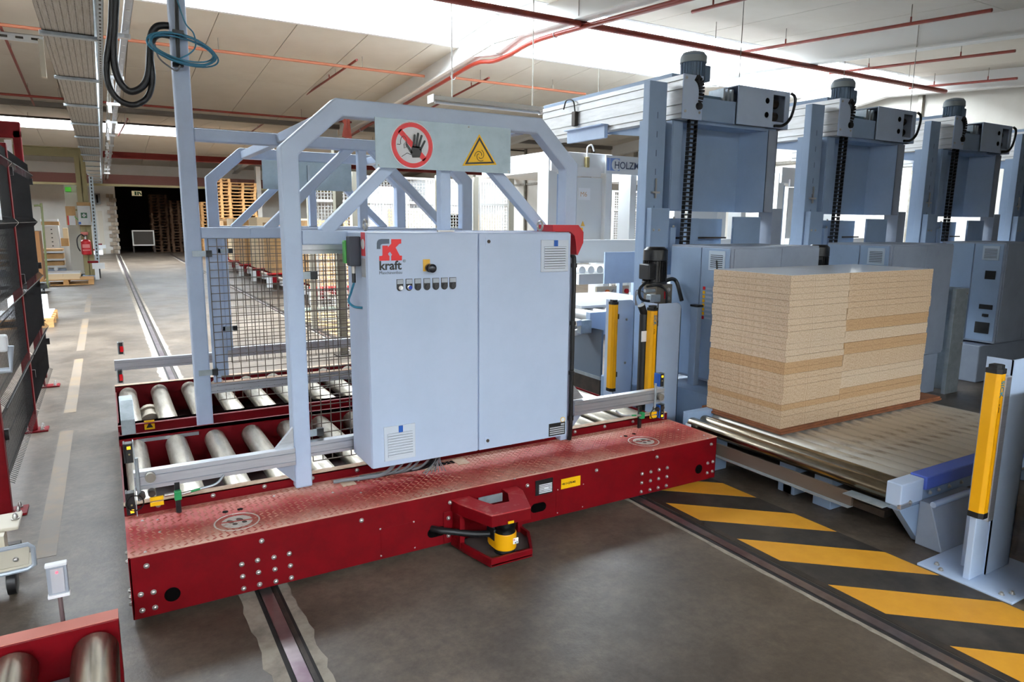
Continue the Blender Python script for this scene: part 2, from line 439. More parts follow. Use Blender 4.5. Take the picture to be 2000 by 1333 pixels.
# steel roof frames ----------------------------------------------------
def roof_frame(x, ridge, label, y0, y1):
    f = thing('roof_frame', (x, ridge, 4.2), label, 'roof beam', 'portal frames carrying the roof')
    zb = lambda y: 4.60 - SLOPE * abs(y - ridge)
    web = MB(); fl = MB()
    for a, b in ((y0, ridge), (ridge, y1)):
        web.prism([(a, zb(a)), (b, zb(b)), (b, zb(b) + 0.46), (a, zb(a) + 0.46)], 'x', x - 0.006, x + 0.006)
        for dz in (0.0, 0.46):
            fl.prism([(a, zb(a) + dz - 0.012), (b, zb(b) + dz - 0.012), (b, zb(b) + dz + 0.012), (a, zb(a) + dz + 0.012)], 'x', x - 0.11, x + 0.11)
    web.build('web', BEAMW, f); fl.build('flange', BEAMW, f)
    MB().box(x - 0.12, x + 0.12, ridge - 0.03, ridge + 0.03, 4.42, 5.1).build('end_plate', BEAMW, f)
    h = MB()
    for s in (-1, 1): h.prism([(ridge, 4.6), (ridge + s * 0.9, 4.55), (ridge + s * 0.12, 4.43), (ridge, 4.43)], 'x', x - 0.08, x + 0.08)
    h.build('haunch', BEAMW, f)
    for r_ in range(4):
        for c_ in (-0.16, -0.08, 0.08, 0.16): inst('bolt', BOLT_XL, f, (x - 0.008, ridge + c_ * 1.4, 4.55 + r_ * 0.12))
    return f
BOLT_XL = bolt_mesh('frame_bolt', 0.018, 0.02, 'x', BEAMW)
roof_frame(5.94, RIDGES[1], 'white steel roof beam crossing the bright rooflight above the caution sign', 1.5, 19.8)
roof_frame(10.95, RIDGES[1], 'white steel roof beam crossing the rooflight above the right lifting gantries', 1.5, 19.8)
roof_frame(5.94, RIDGES[2], 'roof beam of the far bay seen beyond the valley', 20, 38)
gf = roof_frame(15.6, RIDGES[1], 'dusty roof beam against the right end wall', 1.5, 19.8)

# walls -----------------------------------------------------------------
wr = MB().box(XR, XR + 0.2, YB, YF + 1, 0, 6.2).build('wall_right', WALLW); tag(wr, 'white panelled end wall at right', kind='structure')
for k, yy in enumerate([2.0 + 2.4 * i for i in range(14)]):
    MB().box(XR - 0.10, XR, yy - 0.05, yy + 0.05, 0, zc(yy) + 0.05).build('wall_post', ZINCD, wr)
MB().box(XR - 0.05, XR, 0, 36, 3.25, 3.33).build('wall_rail', ZINCD, wr)
wl = MB().box(XL - 0.2, XL, YB, YF + 1, 0, 6.2).build('wall_left', WALLW); tag(wl, 'white wall on the far left', kind='structure')
wp_ = MB().box(6.2, 6.4, YB, 1.3, 0, 5.3).build('wall_shade_partition', WALLW); tag(wp_, 'added white partition wall outside the picture, shading the right side', kind='structure')  # unseen wall, added to hold the near rooflight off the right side
wn = MB().box(XL, XR, YB - 0.2, YB, 0, 6.2).build('wall_near', WALLW); tag(wn, 'white wall behind the viewer', kind='structure')
xa, xb = at(229, 430, y=YF).x, at(503, 430, y=YF).x
zt = at(300, 366, y=YF).z
wb = MB().box(XL, xa, YF, YF + 0.3, 0, 6).box(xb, XR, YF, YF + 0.3, 0, 6).box(xa, xb, YF, YF + 0.3, zt, 6)
wb = wb.build('wall_back', WALLW); tag(wb, 'white far wall with a wide dark opening', kind='structure')
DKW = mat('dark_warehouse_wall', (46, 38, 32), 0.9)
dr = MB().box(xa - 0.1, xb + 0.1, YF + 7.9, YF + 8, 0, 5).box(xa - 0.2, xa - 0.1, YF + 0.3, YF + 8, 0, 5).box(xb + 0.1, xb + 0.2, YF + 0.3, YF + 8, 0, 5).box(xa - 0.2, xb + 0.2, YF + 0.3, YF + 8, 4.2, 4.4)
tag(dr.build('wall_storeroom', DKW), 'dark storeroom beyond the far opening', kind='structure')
BRICK = mat('pale_brick', (170, 156, 138), 0.9, rgb2=(146, 130, 112), scale=3)
bw = xa - at(213, 430, y=YF).x
bk = MB().box(-bw / 4 + 0.012, bw / 4 - 0.012, -0.1, 0.02, 0.0, 0.165).mesh('brick', BRICK)
for r_ in range(15):
    for c_ in (0, 1):
        inst('brick', bk, wb, (xa - bw * (0.27 if c_ else 0.73) + (0.06 if r_ % 2 else -0.06), YF, 0.02 + r_ * 0.19))
# steel and pipes in the valley line
vb = thing('valley_beam', (4, 19.85, 3.9), 'dark valley beam across the roof between the two bays', 'roof beam')
MB().box(XL, XR, 19.75, 19.95, zc(19.85) - 0.1, zc(19.85) + 0.02).build('gutter', mat('dark_gutter', (92, 84, 76), 0.7), vb)
fb = thing('far_roof_beam', (4, 36.5, 3.5), 'dark brown steel beam across the far end', 'roof beam')
MB().box(XL, XR, 36.4, 36.6, at(300, 362, y=36.4).z, at(300, 344, y=36.4).z).build('web', mat('brown_steel', (96, 52, 40), 0.7), fb)
MB().box(XL, XR, 36.3, 36.7, at(300, 366, y=36.4).z, at(300, 362, y=36.4).z).build('flange', OLIVE, fb)
rb2 = thing('red_roof_beam', (4, 27.0, 3.9), 'thin dark red beam across the roof below the far rooflight', 'roof beam')
MB().box(XL, XR, 27.0, 27.12, at(300, 309, y=27.0).z, at(300, 300, y=27.0).z).build('web', mat('oxide_red_steel', (120, 30, 24), .7), rb2)
MB().box(XL, XR, 26.97, 27.15, at(300, 312, y=27.0).z, at(300, 309, y=27.0).z).build('flange', mat('oxide_red_steel', (120, 30, 24), .7), rb2)
dk = thing('dark_enclosure', (3.9, .8, 0), 'dark grey enclosure just touching the right picture edge', 'enclosure')
DGR = mat('anthracite_paint', (44, 42, 42), .6)
MB().box(3.36, 4.4, .5, 1.272, .05, 1.0).build('body', DGR, dk, bevel=.01)
MB().box(3.40, 4.36, .54, 1.24, 0, .05).build('plinth', BLACK, dk)
MB().box(3.348, 3.36, .55, 1.22, .12, .95).build('door', DGR, dk, bevel=.005)

# ================================================================== TRANSFER CAR
CX0, CX1 = -0.02, 3.31
YA, YM, YC = 3.43, 4.80, 6.17          # planes of the three portal frames
car = thing('transfer_car', (1.64, 4.6, 0.0), 'red rail-guided transfer car with rollers and grey portal frames', 'transfer car')
MB().box(CX0, CX1, 3.02, 3.03, 0.025, 0.297).box(CX0, CX0 + 0.008, 3.02, 3.50, 0.025, 0.297).box(CX1 - 0.008, CX1, 3.02, 3.50, 0.025, 0.297).box(CX0, CX1, 3.05, 3.49, 0.06, 0.285).build('front_beam', RED, car, bevel=0.003)
# tread plate with raised lugs
def tread_material():
    m = bpy.data.materials.new('dusty_tread_plate'); m.use_nodes = True
    nt = m.node_tree; b = nt.nodes['Principled BSDF']; L = nt.links
    tc = nt.nodes.new('ShaderNodeTexCoord')
    n = nt.nodes.new('ShaderNodeTexNoise'); n.inputs['Scale'].default_value = 2.6; n.inputs['Detail'].default_value = 9; n.inputs['Roughness'].default_value = 0.62
    L.new(tc.outputs['Object'], n.inputs['Vector'])
    # dust lies thick at the front and back edge of the plate and is scuffed away along the middle
    sp = nt.nodes.new('ShaderNodeSeparateXYZ'); L.new(tc.outputs['Object'], sp.inputs[0])
    def m1(op, a, bb):
        x = nt.nodes.new('ShaderNodeMath'); x.operation = op
        for i, v in enumerate((a, bb)):
            if isinstance(v, (int, float)): x.inputs[i].default_value = v
            else: L.new(v, x.inputs[i])
        return x.outputs[0]
    off = m1('ABSOLUTE', m1('SUBTRACT', sp.outputs['Y'], 3.25 - 4.6), 0)
    band = m1('MULTIPLY', off, 1.5)
    f = m1('ADD', band, m1('MULTIPLY', n.outputs['Fac'], 0.95))
    r = nt.nodes.new('ShaderNodeValToRGB'); e = r.color_ramp.elements
    e[0].position, e[0].color = 0.44, lin((158, 22, 30)) + (1,)
    e[1].position, e[1].color = 0.88, lin((200, 156, 136)) + (1,)
    k = e.new(0.62); k.color = lin((176, 72, 64)) + (1,)
    L.new(f, r.inputs[0]); L.new(r.outputs[0], b.inputs['Base Color']); b.inputs['Roughness'].default_value = 0.62
    return m
TREAD = tread_material()
MB().box(CX0, CX1, 3.02, 3.47, 0.297, 0.302).build('tread_plate', TREAD, car)
lug = MB(); k = 0
for i in range(118):
    for j in range(16):
        x, y = CX0 + 0.02 + i * 0.028, 3.035 + j * 0.0275
        a = math.radians(35 if (i + j) % 2 else -55)
        dx, dy = 0.0135 * math.cos(a), 0.0135 * math.sin(a); nx, ny = -math.sin(a) * 0.0032, math.cos(a) * 0.0032
        lug.add([(x - dx, y - dy, 0.302), (x + nx, y + ny, 0.302), (x + dx, y + dy, 0.302), (x - nx, y - ny, 0.302), (x - dx * .5, y - dy * .5, 0.3058), (x + dx * .5, y + dy * .5, 0.3058)],
                [(0, 1, 5, 4), (1, 2, 5), (2, 3, 4, 5), (3, 0, 4)])
lo = lug.build('tread_lugs', mat('worn_lug_paint', (150, 62, 54), 0.6, rgb2=(186, 132, 112), scale=6, lo=0.4, hi=0.65), car); lo['kind'] = 'stuff'
# bolts of the front face
def fbolt(px, py, me=BOLT_Y):
    p = at(px, py, y=3.02); inst('bolt', me, car, (p.x, 3.02, max(p.z, .045)))
for c_, (x0, y0) in enumerate(((472, 1103), (503, 1095), (535, 1089), (565, 1082))):
    for r_ in range(3): fbolt(x0 + r_ * 2, y0 + r_ * 23.5)
for c_, (x0, y0) in enumerate(((1254, 926), (1271, 922), (1287, 918), (1303, 914))):
    for r_ in range(3): fbolt(x0 - r_ * 1, y0 + r_ * 17.5)
for p in ((286, 1106), (275, 1162), (300, 1157), (278, 1193), (303, 1187), (511, 1057), (706, 1017), (879, 982), (1030, 949), (1165, 919), (1283, 893),
          (1389, 868), (1382, 905), (1392, 902), (1381, 924), (1391, 921)): fbolt(*p)
for p in ((743, 1034), (808, 1020), (745, 1099), (810, 1083), (1089, 957), (1139, 946), (1088, 1014), (1137, 1001)): fbolt(*p, me=BOLT_YS)
for py_, z_ in ((3.1, .25), (3.1, .12), (3.1, .09), (3.1, .06), (3.3, .2)): inst('bolt', BOLT_X, car, (CX0, py_, z_))
for (u, v) in ((278, 1018), (308, 1016), (312, 1040), (284, 1079), (303, 1087), (535, 970), (507, 1042), (650, 985 - 22), (700, 935 + 5), (873, 967), (705, 963), (1005, 936), (1025, 848), (1158, 907), (1213, 860 - 7), (1295, 826), (1325, 840), (1375, 851), (1382, 857), (1276, 880)):
    p = at(u, v, z=0.302)
    if 3.0 < p.y < 3.48 and CX0 < p.x < CX1: inst('screw', BOLT_ZS, car, (p.x, p.y, 0.302))
# round and long holes (dark discs let into the face)
def fhole(px, py, r):
    p = at(px, py, y=3.018); MB().cyl((p.x, 3.0185, p.z), (p.x, 3.03, p.z), r, 24).build('hole', DARK, car)
fhole(337, 1162, 0.031); fhole(1365, 917, 0.03)
def slot(px, py, L_=0.09, h=0.052):
    p = at(px, py, y=3.018); o = arcpts(p.x + L_ / 2 - h / 2, p.z, h / 2, -90, 90, 8) + arcpts(p.x - L_ / 2 + h / 2, p.z, h / 2, 90, 270, 8)
    MB().prism(o, 'y', 3.0185, 3.03).build('cable_slot', DARK, car)
slot(853, 1040, 0.10, 0.05); slot(1052, 992, 0.10, 0.052)
MB().box(at(743, 1034, y=3.02).x, at(810, 1034, y=3.02).x, 3.018, 3.02, max(.03, at(745, 1099, y=3.02).z - 0.01), at(743, 1034, y=3.02).z).build('access_cover', RED, car, bevel=0.001)
MB().box(at(1089, 957, y=3.02).x - .01, at(1139, 957, y=3.02).x + .01, 3.018, 3.02, max(.03, at(1088, 1014, y=3.02).z - .01), at(1089, 957, y=3.02).z + .01).build('access_cover', RED, car, bevel=0.001)
# cable window in the tread plate with its surrounding straps
MB().box(1.03, 1.62, 3.385, 3.43, 0.3022, 0.3035).build('cable_window', DARK, car)
for x0 in (0.96, 1.42, 1.62):
    MB().prism([(x0, 3.34), (x0 + 0.07, 3.34), (x0 + 0.07, 3.44), (x0, 3.44)], 'z', 0.302, 0.307).build('cover_strap', WOODDUST, car)
# prints: no-stepping symbols
def no_step(px, py, r):
    c = at(px, py, z=0.3055)
    n = 40; t = MB(); t.ring([(c.x + r * math.cos(a), c.y + r * math.sin(a)) for a in np.linspace(0, 2 * math.pi, n, False)], [(c.x + r * .93 * math.cos(a), c.y + r * .93 * math.sin(a)) for a in np.linspace(0, 2 * math.pi, n, False)], 'z', 0.3045, 0.3052)
    t.prism([(c.x + r * .68 * math.cos(a), c.y + r * .68 * math.sin(a)) for a in np.linspace(0, 2 * math.pi, n, False)], 'z', 0.3045, 0.3050)
    t.build('no_step_print', mat('worn_white_print', (222, 216, 208), 0.6, rgb2=(190, 150, 136), scale=18, lo=0.55, hi=0.7), car)
    s = MB()
    for dx, dy, a in ((-.22, -.02, 24), (.20, .04, 24)):
        for oy, rx, ry in ((.14, .13, .22), (-.24, .11, .13)):
            ca, sa = math.cos(math.radians(a)), math.sin(math.radians(a)); pts = []
            for q in np.linspace(0, 2 * math.pi, 14, False):
                u, v = rx * math.cos(q), oy + ry * math.sin(q); pts.append((c.x + r * (dx + u * ca - v * sa), c.y + r * (dy + u * sa + v * ca)))
            s.prism(pts, 'z', 0.305, 0.3055)
    s.build('shoe_print', mat('worn_black_print', (60, 54, 52), 0.7, rgb2=(120, 104, 96), scale=20), car)
    MB().prism([(c.x - r * .72, c.y + r * .10), (c.x - r * .72, c.y + r * .20), (c.x + r * .72, c.y - r * .02), (c.x + r * .72, c.y - r * .12)], 'z', 0.3055, 0.306).build('bar_print', mat('worn_red_print', (190, 70, 60), 0.6), car)
no_step(463, 1019, 0.098); no_step(1257, 862, 0.098)
for u, v in ((440, 1000), (469, 995), (1222, 852), (1238, 848)):
    p = at(u, v, z=0.3045); MB().cyl((p.x, p.y, 0.303), (p.x, p.y, 0.3052), 0.013, 16).build('lifting_hole', DARK, car)
# name plate and yellow tag on the front face
def fplate(x0, y0, x1, y1, m, name, y=3.018, par=car):
    a, b = at(x0, y0, y=y), at(x1, y1, y=y)
    o = MB().box(a.x, b.x, y - 0.002, y, b.z, a.z).build(name, m, par); return a, b
a, b = fplate(1046, 940, 1079, 962, SIGNBLACK, 'type_plate')
w_, h_ = b.x - a.x, a.z - b.z
t = MB()
for k in range(6): t.box(a.x + w_ * .2, b.x - w_ * .05, 3.0145, 3.016, b.z + h_ * (.10 + k * .105), b.z + h_ * (.16 + k * .105))
t.box(a.x + w_ * .5, a.x + w_ * .75, 3.0143, 3.016, b.z + h_ * .3, b.z + h_ * .45)
t.build('plate_print', SIGNWHITE, car)
a, b = fplate(1096, 937, 1133, 948, YELLOWS, 'equipment_tag')
text('tag_text', '=B11+270-M3', 0.017, SIGNBLACK, car, (a.x + 0.004, 3.0155, (a.z + b.z) / 2 - 0.006), sx=0.95, bold=0.0004)

# roller tracks ---------------------------------------------------------------
ZTOP = 0.335
def side_plate(y0, y1, flange, z1=0.35, m=RED, name='side_plate'):
    MB().box(CX0, CX1, y0, y1, 0.10, z1).box(CX0, CX1, min(y0, flange), max(y1, flange), z1 - 0.006, z1).build(name, [m], car)
side_plate(3.485, 3.492, 3.53, 0.345)
MB().box(CX0, CX1, 3.487, 3.532, 0.345, 0.349).build('dust_layer', WOODDUST, car)
side_plate(4.64, 4.70, 4.72, 0.345); side_plate(4.96, 5.02, 4.93, 0.345)
MB().box(CX0, CX1, 4.72, 4.93, 0.10, 0.285).build('middle_beam', RED, car)
side_plate(6.16, 6.17, 6.21, 0.345)
MB().box(CX0, CX1, 6.165, 6.215, 0.345, 0.349).build('dust_layer', WOODDUST, car)
MB().box(CX0, CX1, 3.50, 6.16, 0.05, 0.10).build('base_pan', mat('dark_red_underframe', (58, 12, 14), 0.7), car)
MB().box(CX0, CX0 + 0.008, 3.02, 6.21, 0.05, 0.30).build('end_plate', RED, car)
MB().box(CX1 - 0.008, CX1, 3.5, 6.21, 0.05, 0.30).build('end_plate', RED, car)
for k in range(14):
    inst('bolt', BOLT_Y, car, (0.12 + k * 0.24, 3.485, 0.325)); inst('bolt', BOLT_Y, car, (0.20 + k * 0.24, 4.72, 0.25))
def roller_mesh(L_, r, m=STEEL, cap=True, name='roller'):
    return MB().lathe((0, 0, 0), (0, L_, 0), [(0, r * 0.8), (0.0, r * 0.92), (0.012 / L_, r), (1 - 0.012 / L_, r), (1.0, r * 0.92), (1.0, r * 0.8)], 28).mesh(name, m, True)
RM1, RM2 = roller_mesh(1.09, 0.062), roller_mesh(1.12, 0.062)
for k in range(15):
    x = 0.065 + k * 0.222
    if x > CX1 - 0.06: break
    inst('roller', RM1, car, (x, 3.53, ZTOP - 0.062)); inst('roller', RM2, car, (x, 5.03, ZTOP - 0.062))
# drive motor between the rear rollers, and its cover box
MB().lathe((0.19, 5.45, 0.2), (0.19, 5.75, 0.2), [(0, .05), (0, .075), (.2, .075), (.2, .06), (.75, .06), (.75, .075), (1, .075)], 20).build('drive_motor', mat('motor_beige', (168, 156, 138), 0.5, 0.3), car, True)
a = at(232, 823, y=4.62); b = at(266, 848, y=4.62)
MB().prism([(4.62, b.z), (4.62, a.z), (4.80, a.z + 0.08), (4.94, a.z + 0.08), (4.94, b.z)], 'x', a.x + 0.01, b.x).build('sensor_box', ZINC, car, bevel=0.003)
MB().bar((b.x, 4.63, 0.32), (0.42, 4.63, 0.32), 0.012, 0.02).build('cable_duct', ALU, car)
c = at(292, 830, y=4.955); MB().box(c.x - .03, c.x + .03, 4.95, 4.955, c.z - .03, c.z + .03).build('warning_sticker', YELLOWS, car)
MB().prism([(c.x - .02, c.z - .018), (c.x + .02, c.z - .018), (c.x, c.z + .02)], 'y', 4.946, 4.948).build('warning_triangle', SIGNBLACK, car)

# portal frames ----------------------------------------------------------------
TW = 0.085
OUT = [(0.743, 0.302), (0.743, 1.995), (1.013, 2.238), (2.20, 2.238), (2.455, 1.995), (2.455, 0.302)]
INN = [(0.743 + TW, 0.302), (0.743 + TW, 1.995 - .035), (1.013 + .033, 2.238 - TW), (2.20 - .033, 2.238 - TW), (2.455 - TW, 1.995 - .035), (2.455 - TW, 0.302)]
def portal(y, left=True, right=True, th=0.085):
    if left and right: MB().ring(OUT, INN, 'y', y, y + th, closed=False).build('portal_frame', GREYF, car, bevel=0.008)
    MB().box(0.83, 2.37, y + .01, y + th - .01, 1.535, 1.605).build('cross_beam', GREYF, car, bevel=0.006)
    xc = 1.60
    MB().box(xc - .03, xc + .03, y + .012, y + th - .012, 1.605, 2.155).build('king_post', GREYF, car, bevel=0.006)
    for s in (-1, 1):
        MB().bar((xc + s * 0.06, y + th / 2, 2.17), (xc + s * 0.66, y + th / 2, 1.59), 0.06, 0.06).build('brace', GREYF, car, bevel=0.006)
portal(YA); portal(YC)
# middle frame: tall cable mast at left, chamfered corner at right
MB().box(0.435, 0.53, YM, YM + 0.095, 0.285, 3.42).build('cable_mast', GREYF, car, bevel=0.01)
MO = [(0.53, 2.212), (2.20, 2.212), (2.455, 1.97), (2.455, 0.302)]; MI = [(0.53, 2.135), (2.167, 2.135), (2.37, 1.935), (2.37, 0.302)]
MB().ring(MO, MI, 'y', YM, YM + 0.085, closed=False).build('portal_frame', GREYF, car, bevel=0.008)
portal(YM, False, False)
MB().box(0.53, 0.83, YM + .01, YM + .075, 1.535, 1.605).build('cross_beam', GREYF, car, bevel=0.006)
# longitudinal ties at the top corners
for x0 in (1.05, 2.10):
    MB().box(x0 - .03, x0 + .03, YA + .085, YM, 2.15, 2.21).box(x0 - .03, x0 + .03, YM + .085, YC, 2.15, 2.21).build('top_tie', GREYF, car, bevel=0.005)
# guard rails of aluminium profile
def profile(x0, x1, y, z0, z1, name='guard_rail', m=ALU):
    h = z1 - z0; o = MB()
    pr = [(y, z0), (y, z0 + h * .2), (y + .008, z0 + h * .22), (y + .008, z0 + h * .27), (y, z0 + h * .29), (y, z0 + h * .71), (y + .008, z0 + h * .73), (y + .008, z0 + h * .78), (y, z0 + h * .8), (y, z1), (y + .045, z1), (y + .045, z0)]
    return o.prism(pr, 'x', x0, x1).build(name, m, car)
profile(0.03, 0.743, 3.405, 0.44, 0.525); profile(2.455, 3.20, 3.405, 0.46, 0.55)
profile(-0.01, 0.743, 6.17, 0.47, 0.552); profile(0.83, 2.37, YA + .02, 0.455, 0.53); profile(0.83, 2.37, YC + .02, 0.50, 0.58)
profile(0.53, 2.37, YM + .02, 0.52, 0.585); profile(0.83, 2.37, YA + .02, 1.49, 1.56)
MB().box(0.53, 2.37, YM + .018, YM + .072, 0.585, 0.589).build('dust_layer', WOODDUST, car)
for x0, y0, z0 in ((0.743, 3.43, 0.525), (2.455, 3.43, 0.56)):
    s = -1 if x0 < 1 else 1
    MB().prism([(x0, z0), (x0 + s * .09, z0), (x0, z0 + .10)], 'y', y0 + .005, y0 + .03).build('corner_gusset', ALU, car)
    MB().prism([(x0, z0 - .085), (x0 + s * .10, z0 - .085), (x0, z0 - .19)], 'y', y0 + .005, y0 + .03).build('corner_gusset', BLUEG2, car)
# black strips hanging below the guard rail
for x0 in (0.19, 2.98):
    MB().box(x0, x0 + .022, 3.40, 3.415, 0.30, 0.45).build('rail_stay', BLACK, car)
# wire mesh infill
def wire_panel(x0, x1, z0, z1, y, name='wire_mesh_panel', par=car, px=0.052, pz=0.05, r=0.0022, m=WIRE, crimp=True):
    o = MB()
    n = max(1, round((x1 - x0) / px)); k = max(1, round((z1 - z0) / pz))
    for i in range(n + 1):
        x = x0 + (x1 - x0) * i / n; o.box(x - r, x + r, y - r, y + r, z0, z1)
    for j in range(k + 1):
        z = z0 + (z1 - z0) * j / k; o.box(x0, x1, y - r * 2.2, y - r * .2, z - r, z + r)
    w = o.build(name, m, par); w['kind'] = 'stuff'; return w
wire_panel(0.57, 1.56, 0.47, 1.535, YM + .03); wire_panel(0.86, 2.35, 0.40, 1.50, YA + .10); wire_panel(0.86, 2.35, 0.45, 1.53, YC + .03, px=.06, pz=.06)
wire_panel(1.66, 2.35, 0.47, 1.535, YM + .03)
# inner flange posts carrying the mesh
MB().box(0.555, 0.60, YM + .04, YM + .075, 0.585, 1.535).build('mesh_post', GREYF, car)
MB().box(0.83, 0.875, YC + .01, YC + .05, 0.56, 1.535).build('mesh_post', GREYF, car)
for x, y, z in ((0.50, YM - .012, 1.44), (0.49, YM - .012, 0.67), (0.83, YA - .012 + .09, 1.38), (0.83, YA + .078, 0.56), (0.83, YC, 1.40), (0.83, YC, 0.75)):
    MB().box(x - .03, x + .05, y, y + .006, z - .018, z + .018).build('mesh_clip', ZINC, car)
    MB().box(x + .05, x + .085, y - .004, y + .02, z - .02, z + .02).build('clip_cap', BLACK, car)
# red mark hanging under the roof tie of the mast frame

# ================================================================== CONTROL CABINET ON THE CAR
KX0, KX1, KY0, KY1, KZ0, KZ1 = 1.048, 2.207, 3.13, 3.43, 0.447, 1.60
cab = thing('control_cabinet', ((KX0 + KX1) / 2, KY1, KZ0), 'large light grey two-door control cabinet with red and grey logo', 'control cabinet')
CABP = mat('cabinet_light_grey_paint', (196, 211, 236), 0.42, rgb2=(189, 205, 230), scale=2.5, bump=0.02, bscale=220)
MB().box(KX0, KX1, KY0 + .012, KY1, KZ0, KZ1).build('body', CABP, cab, bevel=0.006)
SEAM = at(935, 650, y=KY0).x
def door(x0, x1):
    return MB().box(x0, x1, KY0, KY0 + .012, KZ0 + .002, KZ1 - .004).build('door', CABP, cab, bevel=0.005)
d1, d2 = door(KX0 + .002, SEAM - .003), door(SEAM + .003, KX1 - .002)
FY = KY0
def cpt(u, v): # zoom crop (680,430,0.1725) to point on the door
    return at(680 + u * 0.17252, 430 + v * 0.17255, y=FY)
def cpoly(pts, name, m, par, th=0.0012):
    MB().prism([(cpt(*p).x, cpt(*p).z) for p in pts], 'y', FY - th, FY - 0.0002).build(name, m, par)
cpoly([(387, 290), (448, 290), (450, 308), (487, 268), (487, 217), (600, 217), (600, 266), (578, 270), (536, 312), (583, 402), (608, 404), (608, 457), (487, 460), (487, 407), (496, 394), (474, 358), (452, 378), (454, 396), (467, 408), (467, 460), (352, 462), (352, 408), (383, 406), (388, 398)], 'logo_letter', LOGORED, d1)
cpoly([(324, 329), (324, 262), (330, 238), (345, 222), (372, 215), (465, 215), (465, 268), (388, 271), (372, 278), (365, 292), (365, 329)], 'logo_corner', LOGOGREY, d1)
p = cpt(350, 565); text('logo_name', 'kraft', 0.059, SIGNBLACK, d1, (p.x, FY - 0.001, p.z), sx=1.0, bold=0.0014)
p = cpt(350, 616); text('logo_subtitle', 'Maschinenbau', 0.0205, LOGOGREY, d1, (p.x, FY - 0.001, p.z), sx=1.0)
p = cpt(636, 480); text('logo_mark', '®', 0.02, LOGOGREY, d1, (p.x - .008, FY - 0.001, p.z))
a, b = cpt(846, 446), cpt(925, 579)
es = MB().box(a.x, b.x, FY - .003, FY, b.z, a.z).build('stop_plate', mat('stop_plate_yellow', (228, 176, 62), 0.45), d1)
p = at(680 + 905 * .17252, 430 + 542 * .17255, y=FY); c = Vector((p.x + .004, FY, p.z))
MB().lathe(c, c + Vector((0, -.055, 0)), [(0, .021), (.35, .021), (.36, .016), (.55, .016), (.58, .021), (.85, .021), (.96, .015), (1, .006)], 24).build('stop_knob', mat('black_knob', (20, 24, 36), 0.3), es, True)
for i, u in enumerate((585, 688, 787, 890, 991, 1088, 1182)):
    v0 = 672 - i * 3.6; a, b = cpt(u - 38, v0), cpt(u + 38, v0 + 132)
    w_ = b.x - a.x; r = w_ / 2; xm = (a.x + b.x) / 2
    pl = MB().prism([(a.x, a.z), (b.x, a.z)] + arcpts(xm, b.z + r, r, 0, -180, 10), 'y', FY - .003, FY).build('indicator_plate', SIGNBLACK, d1)
    MB().box(a.x + .002, b.x - .002, FY - .0045, FY - .003, a.z - (a.z - b.z) * .40, a.z - .002).build('indicator_label', mat('label_grey', (176, 184, 196), 0.5), pl)
    cc = Vector((xm, FY - .003, b.z + r))
    if i == 0: MB().lathe(cc, cc + Vector((0, -.014, 0)), [(0, .0125), (.8, .0125), (1, .010)], 20).box(xm - .0015, xm + .0015, FY - .020, FY - .015, cc.z - .008, cc.z + .008).build('key_switch', mat('chrome', (210, 212, 216), 0.2, 0.9), pl, True)
    elif i == 1:
        MB().lathe(cc, cc + Vector((0, -.010, 0)), [(0, .0125), (.9, .0125), (1, .011)], 20).build('button_ring', mat('chrome', (210, 212, 216), 0.2, 0.9), pl, True)
        MB().lathe(cc + Vector((0.002, -.010, 0)), cc + Vector((0.002, -.014, 0)), [(0, .0095), (1, .009)], 20).build('button_cap', mat('button_blue', (16, 54, 160), 0.35), pl, True)
    else: MB().lathe(cc, cc + Vector((0, -.004, 0)), [(0, .012), (1, .011)], 20).build('blanking_plug', mat('plug_black', (30, 30, 34), 0.4), pl, True)
def vent(x0, x1, z0, z1, y, par, axis='y', m=None, n=9, clip=True, name='vent_grille'):
    m = m or mat('vent_plastic', (214, 222, 234), 0.5)
    if axis == 'y':
        g = MB().box(x0, x1, y - .008, y, z0, z1).build(name, m, par, bevel=0.002)
        h = (z1 - z0); w = x1 - x0
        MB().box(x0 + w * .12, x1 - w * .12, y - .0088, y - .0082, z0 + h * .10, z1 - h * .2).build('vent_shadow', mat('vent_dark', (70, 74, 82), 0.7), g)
        for k in range(n):
            zz = z0 + h * (.115 + k * .7 / n); MB().prism([(y - .0155, zz), (y - .009, zz + h * .015), (y - .009, zz + h * .062), (y - .0155, zz + h * .055)], 'x', x0 + w * .10, x1 - w * .10).build('slat', m, g)
        if clip: MB().box(x0 + w * .46, x0 + w * .59, y - .012, y - .008, z1 - h * .2, z1 - h * .01).build('blue_clip', BLUEPL, g)
    else:
        g = MB().box(y - .008, y, x0, x1, z0, z1).build(name, m, par, bevel=0.002)
        h = (z1 - z0); w = x1 - x0
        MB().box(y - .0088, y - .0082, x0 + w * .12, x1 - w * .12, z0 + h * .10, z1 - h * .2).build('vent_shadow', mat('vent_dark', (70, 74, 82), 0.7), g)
        for k in range(n):
            zz = z0 + h * (.115 + k * .7 / n); MB().box(y - .0150, y - .009, x0 + w * .10, x1 - w * .10, zz, zz + h * .05).build('slat', m, g)
    return g
a, b = at(749, 835, y=FY), at(811, 896, y=FY); vent(a.x, b.x, b.z + .012, a.z, FY, d1)
a, b = at(1056, 469, y=FY), at(1108, 530, y=FY); vent(a.x, b.x, b.z, a.z, FY, d2)
for px_, py_ in ((954, 472), (952, 861)):
    p = at(px_, py_, y=FY); MB().box(p.x - .018, p.x + .018, FY - .003, FY, p.z - .02, p.z + .02).build('lock_plate', CABP, d2)
    MB().cyl((p.x, FY - .002, p.z), (p.x, FY - .006, p.z), .009, 16).build('lock', DARKST, d2)
a, b = at(1072, 829, y=FY), at(1103, 847, y=FY)
MB().box(a.x, b.x, FY - .002, FY, b.z - .002, a.z).build('type_plate', SIGNBLACK, d2)
t = MB(); h_ = a.z - b.z
